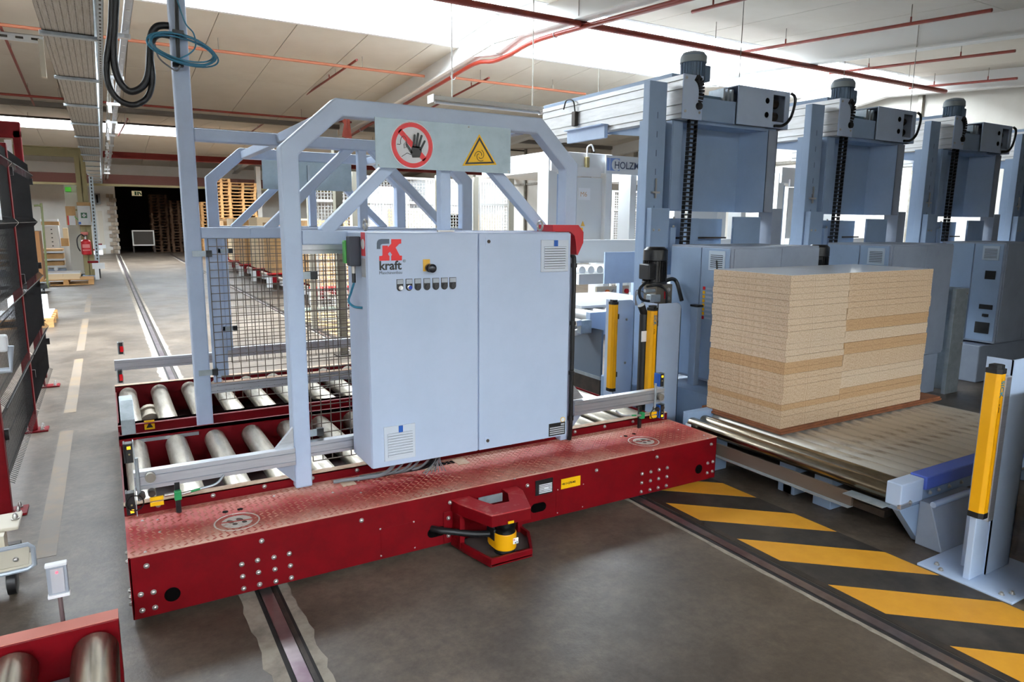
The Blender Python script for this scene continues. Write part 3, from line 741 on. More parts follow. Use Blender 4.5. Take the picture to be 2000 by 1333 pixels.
for k in range(4): t.box(a.x + .006, b.x - .006, FY - .0032, FY - .002, b.z + h_ * (.08 + k * .17), b.z + h_ * (.17 + k * .17))
t.box(b.x - .03, b.x - .006, FY - .0032, FY - .002, b.z + h_ * .76, b.z + h_ * .9); t.build('plate_print', mat('print_grey', (190, 194, 200), .5), d2)
p = at(1099, 820, y=FY); MB().cyl((p.x, FY - .001, p.z), (p.x, FY, p.z), .015, 24).build('test_sticker', SIGNWHITE, d2)
MB().ring(arcpts(p.x, p.z, .016, 0, 342, 19), arcpts(p.x, p.z, .013, 0, 342, 19), 'y', FY - .0016, FY - .0002).build('sticker_ring', YELLOWS, d2)
# eye bolts and small spanner left on the roof
for x0 in (KX0 + .03, KX1 - .14):
    cz = KZ1 + .034
    MB().tube([(x0, KY0 + .1 + .024 * math.cos(q), cz + .024 * math.sin(q)) for q in np.linspace(0, 2 * math.pi, 20, False)], .006, 8, True).build('eye_bolt', BOLT, cab, True)
MB().bar((1.44, 3.2, KZ1 + .006), (1.53, 3.2, KZ1 + .006), .012, .008).build('roof_key', BOLT, cab)
# left side: stickers, radio box with plug cable
MB().box(KX0 - .0015, KX0, KY0 + .018, KY0 + .075, 1.49, 1.60).build('side_sticker', mat('sticker_red', (206, 60, 70), .5), cab)
MB().cyl((KX0 - .003, KY0 + .046, 1.545), (KX0 - .0012, KY0 + .046, 1.545), .024, 20).build('sticker_disc', SIGNWHITE, cab)
MB().box(KX0 - .0015, KX0, KY0 + .018, KY0 + .075, 1.39, 1.478).build('side_sticker', mat('sticker_grey', (170, 176, 184), .5), cab)
rb = thing('interlock_switch', (0.99, 3.28, 1.40), 'black and green interlock switch on the left side of the cabinet', 'switch')
MB().box(KX0 - .055, KX0 - .002, 3.21, 3.265, 1.44, 1.58).build('body', mat('switch_black', (38, 42, 54), .5), rb, bevel=.004)
MB().box(KX0 - .062, KX0 - .004, 3.27, 3.31, 1.45, 1.56).build('green_actuator', GREEN, rb, bevel=.006)
MB().cyl((KX0 - .03, 3.24, 1.44), (KX0 - .03, 3.24, 1.405), .010, 12).build('plug', BOLT, rb, True)
MB().cyl((KX0 - .03, 3.24, 1.405), (KX0 - .03, 3.24, 1.36), .009, 12).build('plug_sleeve', BLACK, rb, True)
MB().tube(smooth_path([(KX0 - .03, 3.24, 1.36), (KX0 - .04, 3.26, 1.31), (KX0 - .05, 3.27, 1.27), (KX0 - .035, 3.24, 1.245), (KX0 - .002, 3.21, 1.24)]), .006, 8).build('cable', CABLEB, rb, True)
# red cowl and black conduit at the right edge
cw = thing('red_signal_cowl', (KX1 + .03, 3.33, 1.5), 'dark red sheet cowl behind the top right corner of the cabinet', 'cowl')
MB().ring([(KX1 - .05, 1.608), (KX1 - .05, 1.64), (KX1 + .125, 1.64), (KX1 + .162, 1.60), (KX1 + .162, 1.54), (KX1 + .125, 1.47)], [(KX1 - .05, 1.603), (KX1 - .04, 1.603), (KX1 + .07, 1.603), (KX1 + .10, 1.58), (KX1 + .11, 1.54), (KX1 + .118, 1.475)], 'y', 3.24, 3.40, closed=False).build('cowl', mat('cowl_red', (176, 14, 34), .35), cw)
cd = thing('black_conduit', (KX1 + .215, 3.36, .32), 'black corrugated conduit running down beside the cabinet right edge', 'conduit')
MB().tube(smooth_path([(KX1 + .13, 3.40, 1.50), (KX1 + .20, 3.40, 1.46), (KX1 + .215, 3.40, 1.38), (KX1 + .215, 3.40, 0.9), (KX1 + .215, 3.40, 0.42), (KX1 + .215, 3.41, 0.31)]), .014, 10).build('hose', BLACKR, cd, True)
for z_ in (1.40, 1.05, 0.74, 0.45): MB().cyl((KX1 + .215, 3.40, z_ - .012), (KX1 + .215, 3.40, z_ + .012), .019, 14).build('hose_clamp', BLACK, cd, True)
# cables coming out of the cabinet floor
cbn = thing('cable_bundle', (1.3, 3.35, .302), 'grey cables hanging from the cabinet floor into the red tread plate', 'cables')
for i, (xa_, xb_, r_) in enumerate(((1.22, 1.06, .010), (1.27, 1.14, .005), (1.32, 1.16, .006), (1.36, 1.18, .006), (1.44, 1.2, .010), (1.47, 1.22, .010), (1.42, 1.24, .006))):
    MB().tube(smooth_path([(xa_, 3.26 + .01 * (i % 3), KZ0 + .03), (xa_ - .005, 3.27, KZ0 - .04), (xa_ - .05, 3.32, .34), ((xa_ + xb_) / 2 - .04, 3.37, .318), (xb_ - .06, 3.40, .313), (xb_ - .13, 3.41, .311)]), r_, 8).build('cable', CABLEG if r_ < .0095 or i == 0 else BLACKR, cbn, True)
for i in range(12):
    a_ = random.uniform(-.05, .05)
    MB().tube(smooth_path([(1.46 + a_ * .2, 3.25, KZ0 - .01), (1.46 + a_ * .4, 3.28, .37), (1.45 + a_ * 1.3, 3.31 + random.uniform(-.03, .03), .308)]), .0025, 6).build('strand', CABLEG, cbn, True)

# ================================================================== SIGN BOARD OVER THE CABINET
sg = thing('warning_sign_board', (1.59, 3.40, 1.92), 'galvanised sign board with no-entry hand and yellow rotating-machine symbols', 'sign board')
SY = 3.405
MB().box(1.20, 1.978, SY, SY + .004, 1.918, 2.160).build('board', mat('sign_board_zinc', (160, 176, 184), .4, .35, rgb2=(148, 164, 172), scale=9), sg)
def spt(u, v): return at(700 + u * .2, 220 + v * .2, y=SY - .002)      # helper for outlines read off a crop
c = at(805, 284, y=SY); R0 = .118
disc = MB().prism(arcpts(c.x, c.z, R0, 0, 360, 48)[:-1], 'y', SY - .002, SY).build('prohibition_disc', SIGNWHITE, sg)
MB().ring(arcpts(c.x, c.z, R0 * .95, 0, 360, 48)[:-1], arcpts(c.x, c.z, R0 * .76, 0, 360, 48)[:-1], 'y', SY - .0035, SY - .002).build('red_ring', SIGNRED, disc)
MB().prism([(c.x - .66 * R0, c.z + .5 * R0), (c.x - .5 * R0, c.z + .66 * R0), (c.x + .66 * R0, c.z - .5 * R0), (c.x + .5 * R0, c.z - .66 * R0)], 'y', SY - .0035, SY - .0022).build('red_bar', SIGNRED, disc)
hx, hz, s_ = c.x + .13 * R0, c.z - .10 * R0, R0
hand = MB()
hand.prism([(hx - .14 * s_, hz - .42 * s_), (hx + .20 * s_, hz - .40 * s_), (hx + .30 * s_, hz - .12 * s_), (hx + .22 * s_, hz + .06 * s_), (hx - .14 * s_, hz + .08 * s_), (hx - .22 * s_, hz - .18 * s_)], 'y', SY - .0052, SY - .0036)
for (x0, z0, x1, z1, w) in ((-.09, .0, -.02, .52, .10), (.03, .0, .14, .60, .10), (.13, .0, .30, .52, .095), (.22, -.1, .44, .30, .09), (-.16, -.25, -.40, .12, .10)):
    dx, dz = x1 - x0, z1 - z0; L_ = math.hypot(dx, dz); nx, nz = -dz / L_ * w / 2, dx / L_ * w / 2
    tip = [(x1 + nx * .6 + dx / L_ * .04, z1 + nz * .6 + dz / L_ * .04), (x1 - nx * .6 + dx / L_ * .04, z1 - nz * .6 + dz / L_ * .04)]
    hand.prism([(hx + s_ * a_, hz + s_ * b_) for a_, b_ in [(x0 + nx, z0 + nz), (x1 + nx, z1 + nz)] + tip + [(x1 - nx, z1 - nz), (x0 - nx, z0 - nz)]], 'y', SY - .0052, SY - .0036)
hand.build('raised_hand', SIGNBLACK, disc)
hd = MB(); fx, fz = c.x - .40 * R0, c.z + .12 * R0
hd.tube([(fx + .14 * R0 * math.cos(q) , SY - .003, fz + .24 * R0 * math.sin(q)) for q in np.linspace(-.5, 3.6, 16)], .0016, 6)
hd.tube([(fx - .16 * R0, SY - .003, fz - .12 * R0), (fx - .30 * R0, SY - .003, fz - .12 * R0)], .0016, 6)
hd.tube([(fx + .02 * R0, SY - .003, fz - .10 * R0), (fx + .10 * R0, SY - .003, fz + .02 * R0), (fx + .14 * R0, SY - .003, fz - .2 * R0), (fx + .02 * R0, SY - .003, fz - .26 * R0), (fx + .02 * R0, SY - .003, fz - .10 * R0)], .0016, 6)
hd.tube([(fx - .1 * R0, SY - .003, fz - .62 * R0), (fx + .15 * R0, SY - .003, fz - .46 * R0), (fx + .35 * R0, SY - .003, fz - .52 * R0)], .0016, 6)
hd.build('person_outline', SIGNBLACK, disc)
T = [at(936, 262, y=SY), at(903, 324, y=SY), at(970, 322, y=SY)]
tri = MB().prism([(q.x, q.z) for q in T], 'y', SY - .002, SY).build('warning_triangle', YELLOWS, sg, bevel=.001)
cx_, cz_ = sum(q.x for q in T) / 3, sum(q.z for q in T) / 3
sc = lambda f: [(cx_ + (q.x - cx_) * f, cz_ + (q.z - cz_) * f) for q in T]
MB().ring(sc(.86), sc(.70), 'y', SY - .0032, SY - .002).build('triangle_border', SIGNBLACK, tri)
sp_ = MB()
for k in range(3):
    a0 = k * 120
    sp_.tube([(cx_ + (.010 + .022 * q) * math.cos(math.radians(a0 + 190 * q)), SY - .003, cz_ - .004 + (.010 + .022 * q) * math.sin(math.radians(a0 + 190 * q))) for q in np.linspace(0, 1, 14)], .0016, 6)
sp_.build('rotation_symbol', SIGNBLACK, tri)
for x0, z0 in ((1.215, 1.93), (1.965, 1.93), (1.38, 2.15), (1.72, 2.15)): inst('screw', BOLT_YS, sg, (x0, SY, z0))
sg2 = thing('blank_sign_board', (1.56, 6.15, 1.92), 'plain galvanised back of the sign board on the rear portal frame', 'sign board')
MB().box(1.18, 1.94, 6.150, 6.155, 1.912, 2.15).build('board', MATS['sign_board_zinc'], sg2)
MB().box(1.55, 1.57, 6.13, 6.15, 1.91, 2.12).build('board_stay', ZINC, sg2)
# red mark plate on the roof tie
a = at(677, 243, y=4.2)
rm = thing('red_mark_plate', (a.x, 4.2, a.z - .08), 'small rusty red letter plate hanging under the portal roof', 'plate')
MB().prism([(a.x - .03, a.z + .07), (a.x + .03, a.z + .08), (a.x + .02, a.z + .02), (a.x + .03, a.z - .08), (a.x - .03, a.z - .075), (a.x - .015, a.z), (a.x - .03, a.z + .03)], 'y', 4.2, 4.206).build('plate', mat('rust_red', (168, 66, 44), .6), rm)
MB().bar((a.x, 4.203, a.z + .07), (a.x, 4.203, 2.2), .006, .006).build('hanger', ZINC, rm)

# ================================================================== LASER SCANNER AND ITS BUMPER
hs = thing('scanner_bumper', (1.61, 2.88, .02), 'red welded bumper hood and tray guarding the yellow scanner', 'bumper')
B_ = [(1.415, 3.018), (1.432, 2.90), (1.478, 2.70), (1.712, 2.700), (1.80, 2.87), (1.80, 3.018)]
MB().prism(B_, 'z', .022, .028).build('tray', mat('dusty_dark_tray', (70, 58, 54), .8), hs)
IB = [(1.430, 3.018), (1.446, 2.905), (1.49, 2.714), (1.704, 2.714), (1.785, 2.875), (1.785, 3.018)]
MB().ring(B_, IB, 'z', .015, .058, closed=False).build('tray_rim', RED, hs, bevel=.002)
H_ = [(1.418, 3.018), (1.428, 2.955), (1.505, 2.745), (1.722, 2.735), (1.802, 2.945), (1.802, 3.018)]
HI = [(1.52, 3.018), (1.53, 2.975), (1.575, 2.86), (1.665, 2.855), (1.715, 2.955), (1.715, 3.018)]
MB().ring(H_, HI, 'z', .252, .259, closed=False).build('hood_top', RED_DUST2 if 'RED_DUST2' in globals() else mat('lightly_dusty_red', (160, 22, 30), .55, rgb2=(176, 96, 88), scale=16, lo=.52, hi=.7), hs, bevel=.006)
HB = [(u + (1.61 - u) * .04, v + .006) for u, v in H_]
MB().ring(H_, HB, 'z', .195, .254, closed=False).build('hood_skirt', RED, hs, bevel=.006)
MB().box(1.425, 1.45, 2.93, 3.018, .03, .2).build('side_cheek', RED, hs); MB().box(1.77, 1.795, 2.94, 3.018, .03, .2).build('side_cheek', RED, hs)
MB().box(1.375, 1.425, 3.012, 3.018, .035, .20).build('mount_flange', RED, hs, bevel=.003); MB().box(1.795, 1.835, 3.012, 3.018, .035, .20).build('mount_flange', RED, hs, bevel=.003)
for x_, z_ in ((1.40, .165), (1.40, .07), (1.818, .165), (1.818, .07)): inst('bolt', BOLT_Y, hs, (x_, 3.012, z_))
MB().box(1.56, 1.70, 2.985, 2.99, .205, .25).build('inner_bracket', ZINC, hs)
p = at(997, 1020, y=2.735); MB().box(p.x - .016, p.x + .016, 2.728, 2.733, p.z - .006, p.z + .006).build('yellow_label', YELLOWS, hs)
ls = thing('laser_scanner', (1.61, 2.82, .03), 'yellow cylindrical laser scanner under the red bumper hood', 'scanner')
MB().lathe((1.61, 2.80, .03), (1.61, 2.80, .052), [(0, .055), (1, .052)], 28).build('foot', BLACK, ls, True)
yb_ = arcpts(1.61, 2.80, .058, 180, 360, 20) + [(1.668, 2.86), (1.62, 2.89), (1.56, 2.89), (1.552, 2.86)]
MB().prism(yb_, 'z', .05, .135).build('body', YELLOW, ls, bevel=.004)
MB().lathe((1.61, 2.80, .135), (1.61, 2.80, .195), [(0, .054), (.3, .050), (.5, .056), (1, .056)], 28).build('scan_head', mat('scanner_black', (14, 14, 15), .2), ls, True)
MB().box(1.548, 1.585, 2.80, 2.88, .09, .15).build('connector_block', BLACK, ls, bevel=.006)
c0 = at(991, 1054, y=2.745)
MB().box(1.625, 1.655, 2.744, 2.748, .082, .112).build('status_panel', SIGNWHITE, ls)
MB().box(1.646, 1.652, 2.742, 2.7435, .103, .109).build('status_lamp', mat('lamp_yellow', (255, 240, 120), .5, emit=3.0), ls)
for x_, z_, m_ in ((1.631, .104, SIGNRED), (1.638, .088, SIGNBLACK), (1.648, .09, LOGOGREY)): MB().cyl((x_, 2.7425, z_), (x_, 2.744, z_), .003, 10).build('status_symbol', m_, ls)
MB().tube(smooth_path([(1.31, 3.02, .125), (1.35, 2.97, .125), (1.43, 2.93, .112), (1.50, 2.89, .105), (1.56, 2.85, .11)]), .0165, 10).build('cable', BLACKR, ls, True)
MB().lathe((1.52, 2.875, .106), (1.56, 2.85, .11), [(0, .012), (1, .012)], 12).build('cable_gland', BOLT, ls, True)

# ================================================================== PHOTO SENSORS ON THE GUARD RAILS
def sensor(x, y, z0, z1, body, glow, label, bracket=True, lens=SIGNBLACK, face=None):
    t = thing('photo_sensor', (x, y, z0), label, 'sensor', 'photo sensors on the guard rail ends')
    MB().box(x - .014, x + .014, y - .012, y + .03, z0, z1).build('body', lens, t, bevel=.002)
    MB().box(x - .022, x - .014, y - .010, y + .045, z0, z1).build('case', body, t, bevel=.002)
    h = z1 - z0
    if glow: MB().box(x - .007, x + .007, y - .0145, y - .012, z0 + h * (.72 if glow > 0 else .1), z0 + h * (.86 if glow > 0 else .24)).build('status_lamp', mat('sensor_lamp', (255, 170, 20), .5, emit=2.5), t)
    MB().cyl((x, y - .014, z0 + h * .45), (x, y - .012, z0 + h * .45), .004, 10).build('adjuster', OLIVE, t)
    if bracket: MB().box(x + .016, x + .020, y - .012, y + .03, z0 - .01, z1 + .006).build('bracket', ZINC, t)
    return t
sb = lambda px_, py_, y_: at(px_, py_, y=y_)
for (u, v0, v1, yy, gl, bd, lab) in ((252, 866, 904, 3.375, 1, BLACK, 'upper black photo sensor with amber lamp on the front left guard rail end'),
                                     (257, 962, 1005, 3.375, -1, BLACK, 'lower black photo sensor hanging under the front left guard rail end'),
                                     (1291, 730, 755, 3.375, 1, BLUEPL, 'upper blue photo sensor on the front right guard rail end'),
                                     (1291, 791, 816, 3.375, -1, BLUEPL, 'lower blue photo sensor under the front right guard rail end')):
    a, b = sb(u, v0, yy), sb(u, v1, yy); sensor((a.x + b.x) / 2, yy, b.z, a.z, bd, gl, lab)
for (u, v0, v1, lab) in ((236, 669, 692, 'upper sensor with red lens on the rear left guard rail end'), (235, 724, 748, 'lower sensor with red lens under the rear left guard rail end')):
    a, b = sb(u, v0, 6.13), sb(u, v1, 6.13)
    t = sensor((a.x + b.x) / 2, 6.13, b.z, a.z, ZINC, 0, lab)
    MB().box(a.x - .010, a.x + .012, 6.105, 6.118, b.z + .02, a.z - .03).build('red_lens', mat('red_lens', (190, 10, 20), .2, emit=.4), t)
for x0, tx in ((.065, 1), (3.12, -1)):
    bk_ = thing('sensor_mount', (x0, 3.38, .36), ['sensor clamp with yellow tags and green plugs on the left rail end', 'sensor clamp with yellow tags and green plugs on the right rail end'][tx < 0], 'sensor mount')
    o = MB().cyl((x0 - .02, 3.385, .40), (x0 - .02, 3.385, .60), .008, 10).build('rod', ZINC, bk_, True)
    MB().lathe((x0 + .03, 3.375, .50), (x0 + .03, 3.40, .50), [(0, .022), (1, .022)], 16).build('clamp_disc', ZINCD, bk_, True)
    MB().lathe((x0 - .01, 3.36, .425), (x0 - .01, 3.40, .425), [(0, .015), (1, .015)], 14).build('clamp', DARKST, bk_, True)
    MB().lathe((x0 + .03, 3.36, .43), (x0 + .03, 3.40, .43), [(0, .015), (1, .015)], 14).build('clamp', DARKST, bk_, True)
    s = tx
    MB().box(min(x0 + s * .02, x0 + s * .075), max(x0 + s * .02, x0 + s * .075), 3.362, 3.372, .395, .412).build('cable_tag', YELLOWS, bk_)
    MB().box(min(x0 + s * .02, x0 + s * .075), max(x0 + s * .02, x0 + s * .075), 3.362, 3.372, .370, .387).build('cable_tag', YELLOWS, bk_)
    MB().box(min(x0 + s * .12, x0 + s * .15), max(x0 + s * .12, x0 + s * .15), 3.365, 3.39, .375, .42).build('green_plug', mat('plug_green', (30, 140, 80), .5), bk_, bevel=.004)
    MB().cyl((x0 + s * .08, 3.375, .408), (x0 + s * .12, 3.375, .408), .008, 10).cyl((x0 + s * .15, 3.375, .40), (x0 + s * .19, 3.375, .405), .008, 10).build('plug_nut', BOLT, bk_, True)
    MB().cyl((x0 + s * .19, 3.375, .405), (x0 + s * .23, 3.375, .41), .0055, 10).build('green_sleeve', mat('plug_green', (30, 140, 80), .5), bk_, True)
    MB().tube(smooth_path([(x0 + s * .23, 3.375, .41), (x0 + s * .30, 3.38, .42), (x0 + s * .34, 3.40, .45)]), .006, 8).build('cable', ZINC, bk_, True)
    MB().tube([(x0 - .04 + .035 * math.cos(q), 3.36, .40 + .035 * math.sin(q)) for q in np.linspace(0, 2 * math.pi, 22, False)], .003, 6, True).build('cable_loop', BLACKR, bk_, True)

# ================================================================== FESTOON, TRAY AND CABLES OVERHEAD
ct = thing('cable_tray', (-.13, 20, 3.25), 'perforated galvanised cable tray running along the hall overhead', 'cable tray')
TX0, TX1, TZ = -.325, .065, 3.25
TRAYM = mat('perforated_tray', (176, 172, 164), .4, .55, rgb2=(150, 140, 122), scale=4, stretch=(30, 1, 1))
MB().box(TX0, TX1, 3.2, 37, TZ, TZ + .003).build('tray_floor', TRAYM, ct)
MB().box(TX0, TX0 + .003, 3.2, 37, TZ, TZ + .06).box(TX1 - .003, TX1, 3.2, 37, TZ, TZ + .06).build('tray_side', ZINC, ct)
per = MB(); 
for k in range(420):
    for c_ in range(8):
        x = TX0 + .03 + c_ * .048; y = 3.6 + k * .045
        per.add([(x - .004, y, TZ - .0006), (x + .004, y, TZ - .0006), (x + .004, y + .022, TZ - .0006), (x - .004, y + .022, TZ - .0006)], [(0, 3, 2, 1)])
pp = per.build('perforation', mat('hole_dark', (58, 52, 44), .8), ct); pp['kind'] = 'stuff'
for k in range(15):
    y = 5.25 + k * 2.2
    MB().box(TX0 - .02, TX1 + .02, y, y + .07, TZ - .035, TZ - .004).build('support_bracket', ZINC, ct, bevel=.003)
    MB().box(TX1 + .02, TX1 + .05, y, y + .04, TZ - .03, zc(y)).build('hanger', ZINC, ct)
sa = thing('slotted_rail', (.11, 20, 3.2), 'slotted galvanised rail alongside the overhead cable tray', 'rail')
MB().box(.085, .13, 3.2, 37, TZ - .03, TZ - .027).box(.127, .13, 3.2, 37, TZ - .03, TZ + .04).build('angle', ZINC, sa)
sl = MB()
for k in range(180):
    y = 3.6 + k * .12; sl.add([(.100, y, TZ - .0306), (.115, y, TZ - .0306), (.115, y + .05, TZ - .0306), (.100, y + .05, TZ - .0306)], [(0, 3, 2, 1)])
sl = sl.build('slots', MATS['hole_dark'], sa); sl['kind'] = 'stuff'
fr = thing('festoon_rail', (.3, 20, 3.45), 'overhead festoon rail carrying the transfer car cables', 'rail')
MB().box(.30, .36, 3.2, 37, 3.42, 3.423).box(.30, .303, 3.2, 37, 3.42, 3.48).box(.357, .36, 3.2, 37, 3.42, 3.48).build('rail', ALU, fr)
sl = MB()
for k in range(90):
    y = 3.6 + k * .35; sl.box(.318, .342, y, y + .03, 3.4175, 3.4198)
sl = sl.build('slots', SIGNWHITE, fr); sl['kind'] = 'stuff'
MB().cyl((.21, 3.2, 3.40), (.21, 37, 3.40), .014, 8).cyl((.245, 3.2, 3.43), (.245, 37, 3.43), .010, 8).build('conduit', ZINCD, fr, True)
for k in range(12): MB().box(.19, .37, 5.6 + k * 2.3, 5.66 + k * 2.3, 3.36, 3.40).build('rail_hanger', WHITEM, fr)
for k in range(9):
    y = 6.0 + k * 2.1; MB().box(.20, .25, y, y + .05, 3.22, 3.37).build('cable_trolley', ALUW, fr, bevel=.004)
fc = thing('festoon_cable', (.3, 4.9, 2.6), 'thick black cables looping from the festoon rail to the mast', 'cable', 'cables at the top of the mast')
Pm = lambda u, v, y=4.86: at(u, v, y=y)
def pxpath(pts): return smooth_path([Pm(*p) for p in pts], 8)
MB().tube(pxpath([(228, -30), (224, 40), (222, 110), (232, 155), (252, 178), (275, 172), (289, 148), (293, 100), (295, 70), (304, 54), (318, 50), (340, 52)]), .021, 10).build('cable', BLACKR, fc, True)
MB().tube(pxpath([(220, -30), (216, 60), (208, 120), (212, 165), (232, 195), (262, 205), (288, 190), (298, 155), (294, 110), (298, 80), (312, 68), (340, 72)]), .018, 10).build('cable', BLACKR, fc, True)
cc_ = thing('cable_coil', (.5, 4.72, 2.6), 'petrol blue cable coil tied to the tall grey mast', 'cable coil')
c = at(357, 97, y=4.74)
for k in range(7):
    rx, rz, dx, dz = .185 + random.uniform(-.02, .01), .088 + random.uniform(-.015, .01), random.uniform(-.012, .012), random.uniform(-.01, .01)
    MB().tube([(c.x + dx + rx * math.cos(q), 4.735 + .03 * math.sin(q + .5) + .006 * k - .02, c.z + dz + rz * math.sin(q) - .12 * rx * math.cos(q)) for q in np.linspace(0, 2 * math.pi, 36, False)], .0048, 8, True).build('loop', CABLEB, cc_, True)
MB().tube(smooth_path([at(346, 0, y=4.76), at(362, 45, y=4.76), at(378, 65, y=4.76), at(382, 90, y=4.76), at(370, 105, y=4.75), at(350, 115, y=4.75)]), .0045, 8).build('tail', CABLEB, cc_, True)
MB().tube(smooth_path([at(302, 85, y=4.75), at(310, 112, y=4.75), at(330, 130, y=4.75), at(345, 138, y=4.75), at(352, 128, y=4.75)]), .005, 8).build('grey_tail', CABLEG, cc_, True)
ms = thing('mast_strap', (.5, 4.72, 2.5), 'black strap and cable running up the face of the mast', 'strap')
MB().tube([at(344, -20, y=4.775), at(346, 60, y=4.775), at(349, 128, y=4.775)], .012, 10).build('strap_cable', BLACKR, ms, True)
for v in (62, 126): 
    q = at(348, v, y=4.76); MB().box(q.x - .03, q.x + .03, 4.755, 4.795, q.z - .010, q.z + .010).build('strap_clip', BLACK, ms)

# ================================================================== OUTFEED CONVEYOR WITH BOARD STACK
cv = thing('roller_conveyor', (4.4, 2.6, 0), 'steel roller conveyor with blue side rail under the board stack', 'conveyor')
RC = roller_mesh(1.43, 0.043, STEELW)
for k in range(17): inst('roller', RC if k > 1 else roller_mesh(1.43, 0.043, STEELN), cv, (3.42 + k * 0.118, 1.93, 0.33 - 0.043))
MB().box(3.36, 3.56, 1.845, 1.925, .245, .365).build('end_cap', GREYP, cv, bevel=.006)
MB().box(3.565, 5.40, 1.835, 1.925, .30, .372).build('blue_rail', BLUERAIL, cv, bevel=.006)
MB().box(3.375, 5.40, 1.865, 1.92, .22, .30).build('side_frame', BLUEG, cv)
MB().box(3.40, 5.40, 3.365, 3.42, .22, .36).build('side_frame', BLUEG, cv)
MB().box(3.36, 3.46, 1.84, 1.86, .235, .262).build('slide_bracket', ALU, cv, bevel=.003)
for x_ in (3.44, 3.60, 3.68, 3.78, 3.90, 4.05, 4.2): inst('bolt', BOLT_Y, cv, (x_, 1.842 if x_ < 3.57 else 1.833, .285 if x_ > 3.5 else .26))
MB().box(3.355, 3.37, 2.1, 3.38, .16, .235).build('front_skirt', mat('brown_steel_skirt', (118, 104, 92), .45, .5), cv)
MB().box(3.325, 3.37, 2.1, 3.38, .155, .16).build('skirt_lip', ZINC, cv)
MB().box(3.30, 3.38, 1.90, 2.12, .235, .24).build('drip_plate', ZINC, cv)
# legs: tapered sheet-metal foot at the near corner and box legs behind
MB().prism([(3.385, .22), (3.95, .22), (3.95, 0.0), (3.60, 0.0)], 'y', 1.86, 1.90).build('corner_bracket', BLUEG, cv)
MB().prism([(1.72, 0.0), (1.86, 0.0), (1.86, .24), (1.80, .24)], 'x', 3.56, 3.98).build('leg', BLUEG2, cv, bevel=.006)
MB().cyl((3.56, 1.79, .24), (3.98, 1.79, .24), .016, 10).build('leg_roll', GREYP, cv, True)
for x0, y0 in ((3.40, 3.15), (3.55, 2.60), (3.55, 2.35), (5.1, 2.0), (5.1, 3.2)): MB().box(x0, x0 + .16, y0, y0 + .12, 0, .22).build('leg', BLUEG, cv, bevel=.006)
MB().box(3.5, 5.3, 2.0, 3.3, .10, .14).build('under_tray', DARKST, cv)
MB().box(3.55, 5.3, 2.62, 2.68, .0, .10).build('under_beam', DARKST, cv)
a = at(1352, 842, x=3.37); MB().box(3.352, 3.36, 3.30, 3.345, .27, .30).build('white_tag', SIGNWHITE, cv)

SX0, SX1, SYF, SYK = 3.635, 5.20, 2.80, 3.43
STOP = at(1530, 537, x=SX0).z
SEAMX = at(1661, 540, y=SYF).x
sb_ = MB().box(3.615, 5.46, 2.775, 3.47, .331, .346).build('hardboard_sheet', HARDB); tag(sb_, 'lower brown hardboard base sheet under the particle board stack', 'base board', 'hardboard base sheets')
sb_ = MB().box(3.625, 5.45, 2.78, 3.465, .347, .361).build('hardboard_sheet', HARDB); tag(sb_, 'upper brown hardboard base sheet touching the particle boards', 'base board', 'hardboard base sheets')
ordinal = lambda n: '%d%s' % (n, 'th' if 10 < n % 100 < 14 else {1: 'st', 2: 'nd', 3: 'rd'}.get(n % 10, 'th'))
NL = 25; z0 = .362; th = (STOP - z0) / NL
rnd = random.Random(3)
dark_r = {11, 14, 15}; dark_l = set()
def brd(x0, x1, k, m, lab, grp):
    j = [rnd.uniform(-.004, .004) for _ in range(3)]
    z = z0 + k * th
    top = k == NL - 1
    o = MB().box(x0 + (j[0] if x0 < 4 else 0), x1 + (j[1] if x1 > 5 else 0), SYF + j[2], SYK + j[2], z, z + th - .0012)
    if top: o.box(x0, x1, SYF, SYK, z + th - .0012, z + th - .0004)
    o = o.build('particle_board', [m, LAMIN] if top else m)
    if top:
        for p in o.data.polygons: p.material_index = 1 if p.index >= 6 else 0
    tag(o, lab, 'board', grp)
for k in range(NL):
    f = k / NL
    # near column of boards
    ml = CHIPL if k > 10 else CHIP
    mr = CHIPD if (k in (15, 16) or k in (11, 12) or k in (3, 4)) else (CHIPL if k in (5, 6, 7, 13, 14) else CHIP)
    if k in (9, 10, 3): ml = CHIPD
    nth = NL - k
    shade = {CHIP: 'medium brown', CHIPL: 'pale', CHIPD: 'dark brown'}
    for x0_, x1_, m_, end in ((SX0, SEAMX - .001, ml, 'near'), (SEAMX + .001, SX1, mr, 'far')):
        lab = ('white laminated top board at the %s end of the stack' % end) if nth == 1 else '%s particle board, %s from the top at the %s end of the stack' % (shade[m_], ordinal(nth), end)
        brd(x0_, x1_, k, m_, lab, 'particle boards in the stack')

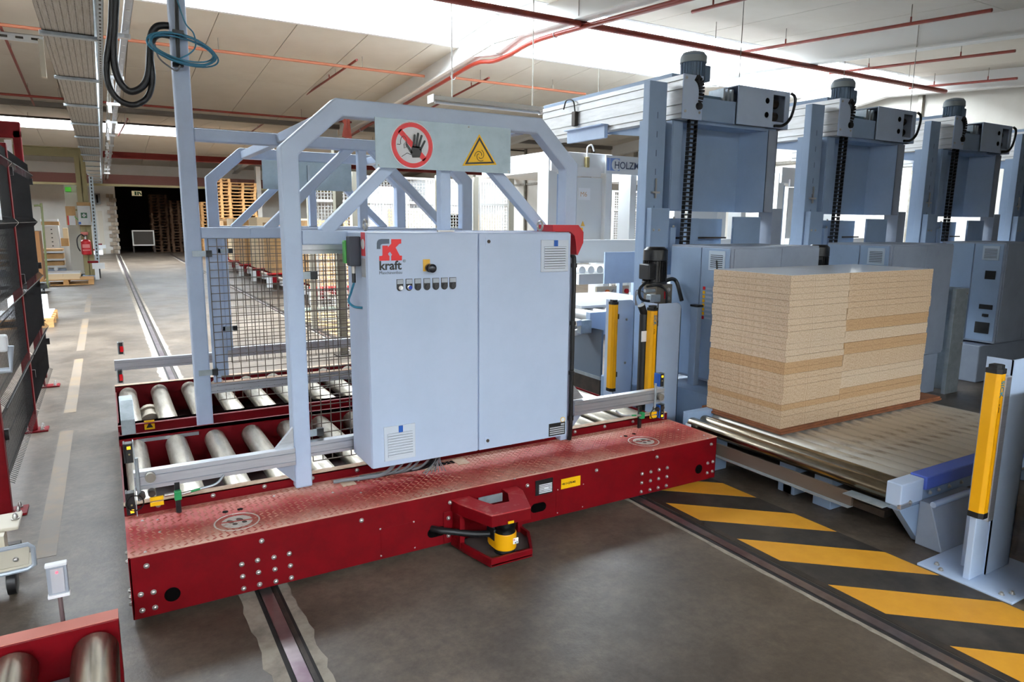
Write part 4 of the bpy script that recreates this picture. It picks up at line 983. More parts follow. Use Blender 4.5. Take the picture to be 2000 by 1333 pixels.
# ================================================================== LIGHT CURTAINS
def curtain(x, y, z0, z1, label, r=.028, word=True, rot=0.0):
    t = thing('light_curtain', (x, y, z0), label, 'light curtain', 'yellow light curtains at the conveyor gates')
    o = [(x + r * a_, y + r * b_) for a_, b_ in ((-1, -.45), (-.6, -1), (.6, -1), (1, -.45), (1, 1), (-1, 1))]
    MB().prism(o, 'z', z0 + .03, z1 - .025).build('housing', YELLOW, t, bevel=.002)
    MB().prism([(x + (u - x) * 1.04, y + (v - y) * 1.04) for u, v in o], 'z', z1 - .03, z1 - .008).prism([(x + (u - x) * .8, y + (v - y) * .8) for u, v in o], 'z', z1 - .008, z1 + .008).build('top_cap', BLACK, t)
    MB().prism([(x + (u - x) * 1.04, y + (v - y) * 1.04) for u, v in o], 'z', z0 + .008, z0 + .034).build('bottom_cap', BLACK, t)
    MB().box(x - r * .45, x - r * .38, y - r * 1.04, y - r, z0 + .05, z1 - .05).box(x + r * .38, x + r * .45, y - r * 1.04, y - r, z0 + .05, z1 - .05).build('profile_groove', mat('yellow_shade_groove', (200, 136, 4), .4), t)
    if word: text('maker_name', 'SICK', .036, mat('maker_blue', (30, 110, 150), .4), t, (x - .014, y - r * 1.03, z1 - .06), right=(0, 0, -1), up=(1, 0, 0), bold=.0008)
    if word: text('model_mark', 'M 4000', .013, SIGNBLACK, t, (x - .012, y - r * 1.03, z1 - .165), right=(0, 0, -1), up=(1, 0, 0))
    for z_ in (z1 - .13, z0 + .14):
        MB().box(x + r * .7, x + r * 1.7, y - .006, y + .02, z_ - .02, z_ + .02).build('clamp', DARKST, t)
    return t
def guard_post(x0, x1, y0, y1, z1, label, plate=True, chan=True):
    t = thing('guard_post', ((x0 + x1) / 2, (y0 + y1) / 2, 0), label, 'post', 'grey sheet-metal posts at the conveyor gates')
    r = .05
    out = [(x0, .012), (x1, .012), (x1, z1 - r)] + arcpts(x1 - r, z1 - r, r, 0, 90, 6) + [(x0, z1)]
    MB().prism(out, 'y', y0, y0 + .006).build('front_sheet', GREYP, t)
    MB().box(x1 - .006, x1, y0, y1, .012, z1 - r).box(x0, x0 + .006, y0, y1, .012, z1).build('side_sheet', GREYP, t)
    if plate:
        MB().box(x0 - .05, x1 + .06, y0 - .10, y1 + .06, .0, .012).build('foot_plate', GREYP, t, bevel=.003)
        for u, v in ((x0 - .02, y0 - .07), (x1 + .03, y0 - .07), ((x0 + x1) / 2, y0 - .07)): inst('bolt', BOLT_ZS, t, (u, v, .012))
    return t
curtain(3.348, 1.485, .335, 1.045, 'large yellow light curtain at the right edge of the picture', .03)
t = guard_post(3.50, 3.72, 1.49, 1.60, 1.055, 'light grey post behind the large yellow light curtain at right', plate=False)
MB().box(3.425, 3.475, 1.475, 1.515, .30, .99).build('channel', ALU, t, bevel=.004)
MB().box(3.375, 3.50, 1.50, 1.53, .012, .50).build('pedestal', GREYP, t, bevel=.004)
MB().box(3.335, 3.80, 1.30, 1.72, .0, .012).build('foot_plate', GREYP, t, bevel=.003)
for u, v in ((3.37, 1.36), (3.42, 1.34), (3.62, 1.34), (3.36, 1.62), (3.40, 1.66)): inst('bolt', bolt_mesh('anchor', .009, .014, 'z'), t, (u, v, .012))
# tall dark cabinet edge beyond the post at the frame border
curtain(3.476, 3.86, .36, 1.045, 'yellow light curtain between the black cylinder and the grey post', .030)
MB_ = guard_post(3.56, 3.80, 3.90, 4.06, 1.055, 'light grey bent post right of the second yellow light curtain')
MB().cyl((3.455, 3.93, .012), (3.455, 3.93, .98), .035, 18).build('black_cylinder', BLACK, MB_, True)
MB().cyl((3.455, 3.93, .98), (3.42, 3.93, 1.05), .028, 14).build('hose_end', BLACKR, MB_, True)
MB().box(3.40, 3.47, 3.885, 3.892, .78, .86).build('cylinder_label', SIGNWHITE, MB_)
curtain(3.462, 4.30, .30, 1.045, 'left yellow light curtain just right of the control cabinet', .030, word=False)
t = guard_post(3.50, 3.70, 4.33, 4.45, 1.04, 'grey post behind the left yellow light curtain')
for z_ in (.88, .52): inst('bolt', BOLT_Y, t, (3.62, 4.33, z_))

# ================================================================== LIFTING GANTRIES
DX = 2.02
def gantry(shift, label, motor=True):
    dx = shift
    g = thing('lifting_gantry', (4.7 + dx, 4.8, 0), label, 'lifting gantry', 'blue-grey lifting gantries in a row')
    X = lambda v: v + dx
    # column with slots
    MB().prism([(X(3.886), 4.464), (X(4.074), 4.464), (X(4.074), 4.56), (X(4.062), 4.56), (X(4.062), 4.476), (X(3.898), 4.476), (X(3.898), 4.54), (X(3.886), 4.54)], 'z', 0.0, 2.79).build('column', BLUEG, g, bevel=.004)
    MB().box(X(3.96), X(4.13), 4.56, 4.66, 0, 2.5).build('column_core', BLUEG, g)
    for k in range(6):
        z = 2.55 - k * .15; MB().box(X(3.977), X(3.985), 4.4635, 4.466, z - .05, z).build('slot', mat('slot_shadow', (84, 100, 124), .7), g)
    MB().bar((X(3.98), 4.45, 1.86), (X(3.98), 4.45, 2.02), .012, .012).build('adjuster_rod', BOLT, g)
    MB().box(X(3.94), X(4.02), 4.44, 4.464, 1.90, 1.915).build('adjuster_plate', BOLT, g)
    # aluminium cross beam running back
    pr = [(2.507, 0), (2.53, 0), (2.532, .012), (2.545, .012), (2.548, 0), (2.60, 0), (2.602, .01), (2.615, .01), (2.618, 0), (2.72, 0), (2.722, .01), (2.735, .01), (2.738, 0), (2.79, 0), (2.792, .012), (2.805, .012), (2.808, 0), (2.845, 0), (2.845, .22), (2.507, .22)]
    MB().add([(X(4.14) + b_, y_, z_) for y_ in (4.36, 6.45) for z_, b_ in pr], [tuple(range(len(pr)))] + [tuple(range(2 * len(pr) - 1, len(pr) - 1, -1))] + [(i, len(pr) + i, len(pr) + (i + 1) % len(pr), (i + 1) % len(pr)) for i in range(len(pr))]).build('cross_beam', ALUW, g)
    MB().box(X(4.15), X(4.35), 4.5, 6.45, 2.845, 2.88).build('beam_cover', BLUEG, g, bevel=.004)
    MB().box(X(4.14), X(4.36), 4.35, 4.36, 2.50, 2.85).build('beam_end_plate', GREYP, g, bevel=.003)
    for z_ in (2.56, 2.82): inst('bolt', BOLT_Y, g, (X(4.17), 4.35, z_)); inst('bolt', BOLT_Y, g, (X(4.33), 4.35, z_))
    # stiffener angle and switch on the beam side, far end
    MB().box(X(4.10), X(4.14), 5.32, 5.93, 2.44, 2.56).build('stop_angle', GREYP, g, bevel=.003); MB().box(X(4.06), X(4.14), 5.32, 5.93, 2.555, 2.565).build('angle_flange', GREYP, g)
    MB().box(X(4.10), X(4.14), 5.80, 5.86, 2.60, 2.74).build('limit_switch', DARKST, g, bevel=.006)
    MB().tube(smooth_path([(X(4.12), 5.83, 2.74), (X(4.11), 5.85, 2.84), (X(4.10), 5.95, 2.86), (X(4.10), 6.0, 2.78)]), .007, 8).build('switch_cable', BLACKR, g, True)
    MB().prism([(4.5, 2.50), (5.5, 2.50), (4.5, 2.36)], 'x', X(4.2), X(4.22)).build('beam_web_plate', BLUEG, g)
    # U-shaped carriage cover open to the front
    MB().box(X(4.14), X(4.146), 4.46, 4.72, 1.765, 2.5).build('cover_side', BLUEG, g)
    MB().box(X(4.146), X(4.254), 4.45, 4.465, 1.765, 2.5).build('cover_flange', BLUEG, g, bevel=.006)
    MB().box(X(4.15), X(5.42), 4.70, 4.71, 1.765, 2.5).build('cover_back', BLUEG, g)
    MB().prism([(X(5.20), 4.70), (X(5.30), 4.45), (X(5.31), 4.45), (X(5.21), 4.71)], 'z', 1.765, 2.5).build('cover_side', BLUEG, g)
    MB().box(X(5.30), X(5.43), 4.45, 4.465, 1.765, 2.5).build('cover_flange', BLUEG2, g)
    MB().box(X(5.42), X(5.43), 4.45, 4.72, 1.765, 2.5).build('cover_side', BLUEG2, g)
    MB().box(X(4.16), X(5.42), 4.46, 4.70, 2.49, 2.515).build('cover_top', BLUEG, g)
    # header carrying the drive: low at left, bearing block at right
    MB().box(X(4.36), X(4.83), 4.42, 4.66, 2.515, 2.70).build('header', BLUEG, g, bevel=.004)
    MB().box(X(4.40), X(4.80), 4.46, 4.60, 2.70, 2.73).build('header_belt', mat('belt_teal', (70, 96, 112), .6), g)
    for k in range(3): MB().box(X(4.68 + k * .05), X(4.70 + k * .05), 4.43, 4.6, 2.70, 2.80).build('header_rib', ZINC, g)
    MB().box(X(4.83), X(5.28), 4.40, 4.41, 2.515, 2.84).box(X(5.44), X(5.50), 4.40, 4.41, 2.515, 2.84).box(X(5.28), X(5.44), 4.40, 4.41, 2.515, 2.57).box(X(5.28), X(5.44), 4.40, 4.41, 2.80, 2.84).build('bearing_plate', GREYP, g, bevel=.002)
    MB().box(X(4.83), X(5.50), 4.41, 4.66, 2.83, 2.84).box(X(5.49), X(5.50), 4.41, 4.66, 2.515, 2.84).box(X(4.83), X(5.5), 4.65, 4.66, 2.515, 2.84).build('bearing_box', BLUEG2, g)
    MB().cyl((X(5.30), 4.50, 2.63), (X(5.43), 4.50, 2.63), .04, 14).cyl((X(5.30), 4.50, 2.74), (X(5.43), 4.50, 2.74), .04, 14).build('shaft', DARKST, g, True)
    for z_ in (2.62, 2.74): MB().cyl((X(5.20), 4.399, z_), (X(5.20), 4.396, z_), .025, 14).build('plate_hole', DARK, g)
    MB().tube(smooth_path([(X(5.50), 4.39, 2.83), (X(5.54), 4.38, 2.80), (X(5.54), 4.38, 2.72), (X(5.49), 4.38, 2.60), (X(5.40), 4.38, 2.54), (X(5.30), 4.39, 2.53)]), .013, 8).build('cable', BLACKR, g, True)
    # drive motor on top
    if motor:
        mm = MB().lathe((X(4.40), 4.52, 2.70), (X(4.40), 4.52, 3.07), [(0, .05), (.0, .06), (.25, .06), (.3, .045), (.36, .045), (.38, .085), (.42, .095), (.76, .095), (.78, .11), (.93, .105), (1, .075)], 22).build('motor', mat('motor_grey_blue', (84, 104, 124), .5), g, True)
        fin = MB()
        for q in range(22):
            a_ = 2 * math.pi * q / 22; fin.bar((X(4.40) + .098 * math.cos(a_), 4.52 + .098 * math.sin(a_), 2.86), (X(4.40) + .098 * math.cos(a_), 4.52 + .098 * math.sin(a_), 2.98), .006, .012, (-math.sin(a_), math.cos(a_), 0))
        fin.build('cooling_fins', MATS['motor_grey_blue'], mm)['kind'] = 'stuff'
        MB().box(X(4.48), X(4.54), 4.45, 4.56, 2.84, 2.97).build('terminal_box', MATS['motor_grey_blue'], mm, bevel=.01)
        MB().lathe((X(4.40), 4.52, 2.985), (X(4.40), 4.52, 3.08), [(0, .112), (.5, .11), (.85, .09), (1, .04)], 22).build('fan_cowl', mat('motor_cowl_grey', (120, 128, 132), .6), mm, True)
    # energy chain
    lk = MB().box(-.045, -.033, -.016, .016, -.034, .0).box(.033, .045, -.016, .016, -.034, .0).box(-.045, .045, -.016, .016, -.012, .0).mesh('chain_link', BLACK)
    for k in range(30): inst('chain_link', lk, g, (X(4.31 - .0009 * k), 4.40, 2.585 - k * .037))
    pts = [(X(4.27), 4.34, 2.83), (X(4.31), 4.34, 2.80), (X(4.335), 4.345, 2.74), (X(4.335), 4.36, 2.66), (X(4.325), 4.38, 2.59)]
    sp = smooth_path(pts, 3)
    for a_, b_ in zip(sp[:-1], sp[1:]): MB().bar(a_, a_ + (b_ - a_) * .8, .05, .028, (1, 0, 0)).build('chain_link', BLACK, g)
    MB().cyl((X(4.315), 4.33, 2.61), (X(4.315), 4.35, 2.61), .03, 16).build('chain_pulley', BLACK, g, True)
    # lower part below the cover
    MB().box(X(3.90), X(4.10), 4.40, 4.46, 1.45, 1.78).build('lower_bracket', BLUEG, g, bevel=.004)
    MB().box(X(4.10), X(4.16), 4.38, 4.46, 1.30, 1.62).build('lower_flange', BLUEG, g)
    for k in range(2): inst('bolt', BOLT_Y, g, (X(3.93 + .06 * k), 4.40, 1.60)); inst('bolt', BOLT_Y, g, (X(4.13), 4.38, 1.70 - k * .07))
    MB().box(X(4.30), X(5.0), 4.66, 4.67, 1.2, 1.70).build('lower_back', BLUEG, g)
    MB().box(X(4.36), X(4.50), 4.46, 4.50, 1.2, 1.70).build('lower_upright', BLUEG, g); MB().box(X(5.0), X(5.36), 4.52, 4.54, 1.2, 1.72).build('lower_upright', BLUEG, g)
    MB().box(X(4.30), X(5.0), 4.60, 4.66, 1.52, 1.535).build('lower_shelf', DARKST, g)
    MB().box(X(5.42), X(5.56), 4.44, 4.60, 0.3, 1.80).build('right_upright', BLUEG2, g, bevel=.004)
    # base frame
    MB().box(X(3.70), X(5.3), 4.30, 4.75, .02, .33).build('base_frame', BLUEG, g, bevel=.01)
    return g
gantry(0, 'nearest blue-grey lifting gantry with open cover and black energy chain')
gantry(DX, 'second blue-grey lifting gantry from the left', True)
gantry(2 * DX, 'third lifting gantry from the left, in deeper shade')
gantry(3 * DX, 'fourth lifting gantry cut by the right picture edge')

def unit_cabinet(shift, label, first=False):
    X = lambda v: v + shift
    c = thing('machine_cabinet', (X(4.5), 3.95, .33), label, 'cabinet', 'blue-grey machine cabinets under the gantries')
    MB().box(X(4.03), X(5.04), 3.64, 4.28, .42, 1.485).build('body', BLUEG2, c, bevel=.006)
    MB().box(X(4.018), X(4.03), 3.655, 3.93, .44, 1.47).build('door', BLUEG, c, bevel=.004)
    MB().box(X(4.018), X(4.03), 3.94, 4.27, .44, 1.47).build('door', BLUEG, c, bevel=.004)
    MB().box(X(4.05), X(4.57), 3.628, 3.64, .44, 1.47).build('door', BLUEG2, c, bevel=.004)
    d = MB().box(X(4.575), X(5.03), 3.628, 3.64, .44, 1.47).build('door', BLUEG2, c, bevel=.004)
    vent(3.69, 3.85, 1.30, 1.45, X(4.018), c, axis='x', m=mat('vent_grey', (186, 200, 214), .5), n=7, clip=False)
    if first: vent(3.66, 3.74, .55, .72, X(4.018), c, axis='x', m=mat('vent_grey', (186, 200, 214), .5), n=6, clip=False)
    for z_ in (1.25, .62): MB().cyl((X(4.62), 3.628, z_), (X(4.62), 3.622, z_), .012, 12).build('lock', DARKST, d)
    MB().box(X(4.585), X(4.67), 3.624, 3.628, 1.14, 1.215).build('warning_sticker', mat('sticker_orange', (214, 150, 40), .5), d)
    if not first:
        for (y0, y1, z0_, z1_) in ((3.70, 3.80, 1.10, 1.19), (3.69, 3.82, .78, .83), (3.72, 3.78, .70, .73), (3.70, 3.84, .52, .64)): MB().box(X(4.006), X(4.018), y0, y1, z0_, z1_).build('socket', SIGNBLACK, c, bevel=.003)
    else:
        MB().tube([(X(4.0), 3.75, 1.30), (X(4.0), 3.76, 1.38)], .006, 6).build('cable_tie', BLACK, c)
        for k, m_ in enumerate([SIGNRED] + [YELLOWS] * 6 + [SIGNRED]): MB().box(X(4.0165), X(4.018), 3.875, 3.90, 1.145 - k * .033, 1.17 - k * .033).build('pictogram', m_, c); MB().box(X(4.0165), X(4.018), 3.80, 3.865, 1.15 - k * .033, 1.165 - k * .033).build('pictogram_text', mat('print_pale', (176, 190, 210), .5), c)
    return c
unit_cabinet(0, 'nearest blue-grey machine cabinet behind the board stack', True)
unit_cabinet(DX, 'second machine cabinet with orange sticker, right of the board stack')
unit_cabinet(2 * DX, 'third machine cabinet in shade with black sockets')
unit_cabinet(3 * DX, 'fourth machine cabinet at the right picture edge')
for k in range(1, 3):
    X = lambda v: v + k * DX
    t = thing('support_plinth', (X(4.6), 3.9, 0), ['', 'blue-grey plinth under the second machine cabinet', 'blue-grey plinth under the third machine cabinet'][k], 'plinth')
    MB().box(X(3.88), X(5.1), 3.70, 4.28, .0, .40).build('body', BLUEG2, t, bevel=.01)
t = thing('support_plinth', (4.5, 3.95, 0), 'blue-grey plinth under the nearest machine cabinet', 'plinth')
MB().box(3.88, 5.1, 3.62, 4.28, .0, .36).build('body', BLUEG, t, bevel=.01)
MB().box(3.90, 3.95, 3.83, 3.90, .40, 1.02).build('cable_duct', BLUEG, t, bevel=.004); MB().box(3.895, 3.955, 3.825, 3.905, 1.02, 1.035).build('duct_cap', BLACK, t)

def pump(shift, label, first=False):
    X = lambda v: v + shift
    x, y = X(3.77), 4.185
    t = thing('pump_motor', (x, y, .9), label, 'electric motor', 'black motors beside the machine cabinets')
    MB().lathe((x, y, 1.18), (x, y, 1.47), [(0, .10), (.04, .10), (.05, .085), (.62, .085), (.64, .097), (.92, .095), (1, .07)], 26).build('motor', mat('motor_black', (20, 20, 22), .35), t, True)
    f = MB()
    for q in range(26):
        a_ = 2 * math.pi * q / 26; f.bar((x + .088 * math.cos(a_), y + .088 * math.sin(a_), 1.20), (x + .088 * math.cos(a_), y + .088 * math.sin(a_), 1.36), .005, .014, (-math.sin(a_), math.cos(a_), 0))
    f.build('cooling_fins', MATS['motor_black'], t)['kind'] = 'stuff'
    MB().box(x - .15, x - .07, y - .10, y + .02, 1.22, 1.34).build('terminal_box', BLACK, t, bevel=.008)
    MB().box(x - .04, x + .13, y - .07, y + .08, 1.02, 1.175).build('gear_block', mat('gear_metal', (120, 112, 100), .4, .6), t, bevel=.004)
    MB().box(x - .09, x + .09, y - .09, y + .09, .0, .02).build('base_plate', DARKST, t)
    MB().box(x - .05, x + .09, y - .04, y + .06, .02, 1.02).build('pedestal', BLUEG, t)
    for z_ in (1.06, 1.13): inst('bolt', bolt_mesh('gear_bolt', .014, .012), t, (x + .09, y - .07, z_))
    if first:
        MB().tube(smooth_path([(x - .10, y - .04, 1.21), (x - .14, y - .05, 1.19), (x - .20, y - .06, 1.15), (x - .19, y - .06, 1.08), (x - .12, y - .06, 1.05), (x - .02, y - .06, 1.06)]), .012, 8).build('hose', BLACKR, t, True)
        MB().tube(smooth_path([(x - .12, y - .04, 1.16), (x - .02, y - .08, 1.17), (x + .04, y - .10, 1.12), (x + .05, y - .10, 1.0)]), .009, 8).build('hose', BLACKR, t, True)
        for k in range(3): MB().tube(smooth_path([(x - .21 - .01 * k, y - .05, 1.02), (x - .23, y - .05, 1.09 + .02 * k), (x - .18, y - .05, 1.13), (x - .12, y - .05, 1.10)]), .004, 6).build('thin_hose', CABLEG, t, True)
        MB().box(x - .10, x + .0, y - .08, y - .02, 1.04, 1.10).build('valve', ZINC, t, bevel=.004); MB().cyl((x - .14, y - .05, 1.13), (x - .02, y - .05, 1.13), .014, 12).build('valve_body', ZINC, t, True)
        MB().cyl((x - .16, y - .05, 1.02), (x - .05, y - .05, 1.02), .02, 12).build('fitting', BOLT, t, True)
        MB().tube(smooth_path([(x + .10, y - .02, 1.20), (x + .18, y - .02, 1.21), (x + .22, y - .03, 1.17), (x + .21, y - .10, 1.04)]), .016, 10).build('cable_hose', BLACKR, t, True)
        MB().box(x + .045, x + .055, y - .074, y - .071, 1.06, 1.12).build('red_gauge', SIGNRED, t)
    return t
pump(0, 'black electric motor with hoses standing right of the control cabinet', True)
pump(DX, 'black motor half hidden behind the white top of the board stack')
pump(2 * DX, 'black motor beside the third machine cabinet, in shade')
zl = thing('zinc_support', (7.2, 3.63, 0), 'galvanised upright plate between the second and third machine cabinets', 'support')
MB().box(7.09, 7.32, 3.58, 3.62, .0, 1.05).build('plate', ZINC, zl, bevel=.003); MB().box(7.30, 7.32, 3.62, 3.80, .0, 1.05).build('return_flange', ZINC, zl)
for z_ in (1.0, .5): inst('bolt', BOLT_Y, zl, (7.29, 3.58, z_))

# ================================================================== LEFT FOREGROUND
ic = thing('infeed_conveyor', (-.7, 1.9, 0), 'corner of a red-framed roller conveyor at the bottom left', 'conveyor')
MB().box(-1.6, -.058, 2.435, 2.502, .12, .36).build('side_beam', RED, ic, bevel=.004)
MB().box(-1.6, -.058, 2.437, 2.50, .36, .363).build('dust_layer', mat('thin_pink_dust', (196, 120, 106), .8), ic)
RI = roller_mesh(1.3, .066, STEELN)
for k in range(6): inst('roller', RI, ic, (-.128 - .215 * k, 1.11, .352 - .066))
MB().box(-1.6, -.06, 1.06, 1.11, .12, .36).build('side_beam', RED, ic)
MB().box(-.30, -.12, 2.36, 2.42, .18, .21).build('cross_tie', ZINC, ic)
for x_ in (-.2, -1.5):
    for y_ in (1.08, 2.45): MB().box(x_ - .04, x_ + .04, y_ - .02, y_ + .03, 0, .14).build('leg', RED, ic)
MB().box(-.32, -.2, 2.2, 2.34, .10, .18).build('drive_box', mat('dull_blue', (70, 90, 130), .5), ic)

rf = thing('reflector_target', (-.24, 2.56, .0), 'white square reflector on a thin stalk behind the red conveyor', 'reflector')
a, b = at(88, 1108, y=2.57), at(136, 1160, y=2.57)
a.x, b.x = min(a.x, b.x), max(a.x, b.x)
MB().box(a.x, b.x, 2.57, 2.59, b.z, a.z).build('frame', mat('reflector_frame', (150, 156, 166), .5), rf, bevel=.004)
MB().box(a.x + .012, b.x - .010, 2.566, 2.571, b.z + .014, a.z - .012).build('reflector_face', mat('reflector_silver', (214, 216, 224), .25, .3), rf)
MB().box(a.x - .002, b.x + .002, 2.563, 2.59, a.z - .006, a.z + .004).build('top_lip', SIGNWHITE, rf, bevel=.003); MB().box(a.x - .002, b.x + .002, 2.562, 2.59, b.z - .004, b.z + .008).build('bottom_lip', SIGNWHITE, rf, bevel=.003)
MB().cyl((a.x + .03, 2.562, a.z - .025), (a.x + .03, 2.565, a.z - .025), .004, 10).build('laser_spot', mat('laser_spot', (255, 90, 110), .5, emit=1.2), rf)
MB().cyl(((a.x + b.x) / 2 + .006, 2.585, 0.0), ((a.x + b.x) / 2, 2.585, b.z), .007, 10).build('stalk', mat('rusty_rod', (120, 104, 104), .5, .4), rf, True)

# red-posted machine guard fence, seen along its length
fn = thing('guard_fence', (-.6, 6.4, 0), 'black wire machine guard fence on red posts at the left', 'fence')
FX = -.60
FZ = 2.17
FYS = (4.62, 6.42, 8.12)
for i, y_ in enumerate(FYS):
    xo = -.05 if i == 2 else 0
    MB().box(FX - .03 + xo, FX + .03 + xo, y_ - .03, y_ + .03, .012, FZ + .03 + xo * 2).build('post', RED, fn, bevel=.004)
    MB().box(FX - .07, FX + .10, y_ - .07, y_ + .07, 0, .012).build('foot_plate', RED, fn)
    for u, v in ((.06, -.04), (.06, .04), (-.045, -.04)): inst('bolt', bolt_mesh('anchor_bolt', .011, .035, 'z'), fn, (FX + u, y_ + v, .012))
    for z_ in (.45, 1.2, 2.0): MB().box(FX + .02, FX + .05, y_ + .03, y_ + .06, z_ - .03, z_ + .03).build('mesh_clip', BLACK, fn)
LV = (.16, .18, .56, .60, .64, 1.06, 1.10, 1.14, 1.58, 1.62, 1.66, 2.02, 2.06, 2.10, 2.16)
OFF = {.60: .035, 1.10: .035, 1.62: .035, 2.06: .035, .16: .03}
for p_ in range(2):
    w = MB(); y0, y1 = FYS[p_] + .04, FYS[p_ + 1] - (.04 if p_ < 1 else -.06); n = int((y1 - y0) / .034)
    for k in range(n + 1):
        y_ = y0 + (y1 - y0) * k / n
        w.tube([(FX + .02 + OFF.get(z_, 0), y_, z_) for z_ in LV], .0022, 4)
    for z_ in (.20, .38, .52, .68, .87, 1.02, 1.18, 1.36, 1.54, 1.70, 1.86, 2.0, 2.14): w.box(FX + .012, FX + .017, y0, y1, z_ - .003, z_ + .003)
    for z_ in (.60, 1.10, 1.62, 2.06): w.box(FX + .052, FX + .056, y0, y1, z_ - .003, z_ + .003)
    o = w.build('wire_panel', FENCEB, fn); o['kind'] = 'stuff'
MB().box(FX + .034, FX + .037, 5.45, 5.6, 1.62, 1.95).build('notice', SIGNWHITE, fn)
gb = thing('red_gate_frame', (-.9, 8.6, 0), 'dark red gate frame rising behind the guard fence', 'gate frame')
q0, q1, q2 = at(0, 255, y=8.6), at(42, 255, y=8.6), at(45, 300, y=8.6)
MB().box(-2.2, q2.x, 8.57, 8.65, q1.z - .08, q1.z + .08).build('header', RED, gb, bevel=.01)
MB().box(q2.x - .07, q2.x, 8.57, 8.65, 0, q1.z).build('upright', RED, gb, bevel=.01)
MB().box(-2.2, -2.13, 8.57, 8.65, 0, q1.z).build('upright', RED, gb)
MB().box(q2.x - .14, q2.x - .08, 8.56, 8.57, q2.z - .02, q1.z - .1).build('white_tag', SIGNWHITE, gb)
# white trolley with caster at the left edge
wt = thing('white_trolley', (-.62, 3.6, 0), 'corner of a cream white trolley with a black caster', 'trolley')
CREAM = mat('cream_plate', (206, 198, 180), .5)
c = at(25, 1085, z=.17) + Vector((.02, 0, 0))
MB().box(c.x - .35, c.x + .055, c.y - .09, c.y + .05, .13, .15).build('base_plate', CREAM, wt, bevel=.008)
MB().prism([(c.x - .35, .15), (c.x + .045, .15), (c.x + .055, .245), (c.x - .35, .235)], 'y', c.y - .09, c.y - .082).build('front_plate', CREAM, wt, bevel=.004)
MB().tube([(c.x - .35, c.y - .10, .236), (c.x + .05, c.y - .10, .248), (c.x + .066, c.y - .10, .23), (c.x + .066, c.y - .10, .15), (c.x + .04, c.y - .10, .135), (c.x - .35, c.y - .10, .12)], .010, 8).build('tube_frame', mat('pale_tube', (186, 196, 208), .4, .3), wt, True)
inst('bolt', BOLT_Y, wt, (c.x + .0, c.y - .09, .185))
MB().box(c.x - .3, c.x + .0, c.y + .10, c.y + .30, .245, .262).build('swivel_plate', CREAM, wt, bevel=.006)
MB().box(c.x - .3, c.x - .05, c.y + .04, c.y + .14, .14, .25).build('post_block', CREAM, wt)
inst('bolt', bolt_mesh('trolley_bolt', .012, .03, 'z'), wt, (c.x - .02, c.y + .20, .262))
for x_, y_ in ((c.x - .03, c.y - .02), (c.x - .04, c.y + .22)):
    MB().lathe((x_ - .02, y_, .058), (x_ + .02, y_, .058), [(0, .04), (.1, .058), (.9, .058), (1, .04)], 20).build('wheel', BLACK, wt, True)
    MB().box(x_ - .028, x_ + .028, y_ - .02, y_ + .02, .10, .14).build('fork', DARKST, wt)
q = at(12, 700, y=c.y + .05)
MB().box(q.x - .25, q.x + .012, c.y + .02, c.y + .08, at(12, 690, y=c.y).z, at(12, 657, y=c.y).z).build('handle_cap', SIGNWHITE, wt, bevel=.01)
MB().tube([(q.x - .25, c.y + .05, at(12, 728, y=c.y).z), (q.x + .012, c.y + .05, at(12, 728, y=c.y).z), (q.x + .02, c.y + .05, at(12, 680, y=c.y).z)], .013, 10).build('handle_bar', mat('pale_tube', (186, 196, 208), .4, .3), wt, True)
MB().box(q.x - .25, q.x - .20, c.y + .02, c.y + .08, .14, at(12, 690, y=c.y).z).build('upright', CREAM, wt)

# ================================================================== LEFT BACKGROUND
def pallet_mesh(L_=1.2, W_=.8, m=WOOD):
    o = MB()
    for k in range(5): o.box(0, L_, W_ * k / 4 * (1 - .1 / W_), W_ * k / 4 * (1 - .1 / W_) + .1, .122, .144)
    for k in range(3):
        o.box((L_ - .1) / 2 * k, (L_ - .1) / 2 * k + .1, 0, W_, .100, .122)
        for j in range(3): o.box((L_ - .12) / 2 * k, (L_ - .12) / 2 * k + .12, (W_ - .1) / 2 * j, (W_ - .1) / 2 * j + .1, .022, .100)
    for j in range(3): o.box(0, L_, (W_ - .1) / 2 * j, (W_ - .1) / 2 * j + .1, 0, .022)
    return o.mesh('pallet', m)
PAL, PALD, PALE = pallet_mesh(), pallet_mesh(m=WOODD), pallet_mesh(.8, 1.2)
def place_pallet(x, y, z, me, lab, grp, rz=0):
    o = inst('pallet', me, None, (x, y, z), (0, 0, rz)); return tag(o, lab, 'pallet', grp)
place_pallet(-1.52, 20.7, 0, pallet_mesh(1.2, 1.0), 'wooden pallet carrying white boards beside the olive column', 'pallets on the floor')
for k, (x0, x1, z0_, z1_) in enumerate(((-1.40, -.62, .145, .21), (-1.42, -.98, .211, .285), (-.975, -.60, .211, .285), (-1.42, -.60, .286, .31))):
    o = MB().box(x0, x1, 20.75, 21.55, z0_, z1_).build('board_pack', PALEB if k < 3 else LAMIN); tag(o, ['bottom pale board pack on the pallet by the column', 'upper left pale board pack on the pallet by the column', 'upper right pale board pack on the pallet by the column', 'white top board of the pallet by the column'][k], 'board', 'boards on the pallet by the column')
c = at(98, 640, z=0)
place_pallet(c.x - .75, c.y, 0, pallet_mesh(.8, 1.2), 'wooden pallet half hidden behind the guard fence', 'pallets on the floor')
o = MB().box(c.x - .75, c.x + .02, c.y + .02, c.y + 1.15, .146, .17).build('board_pack', LAMIN); tag(o, 'white board on the pallet behind the guard fence', 'board')
o = MB().box(c.x - .55, c.x - .06, c.y + .5, c.y + 1.1, .171, .42).build('carton', SIGNWHITE, bevel=.01); tag(o, 'white carton on the pallet behind the guard fence', 'carton')

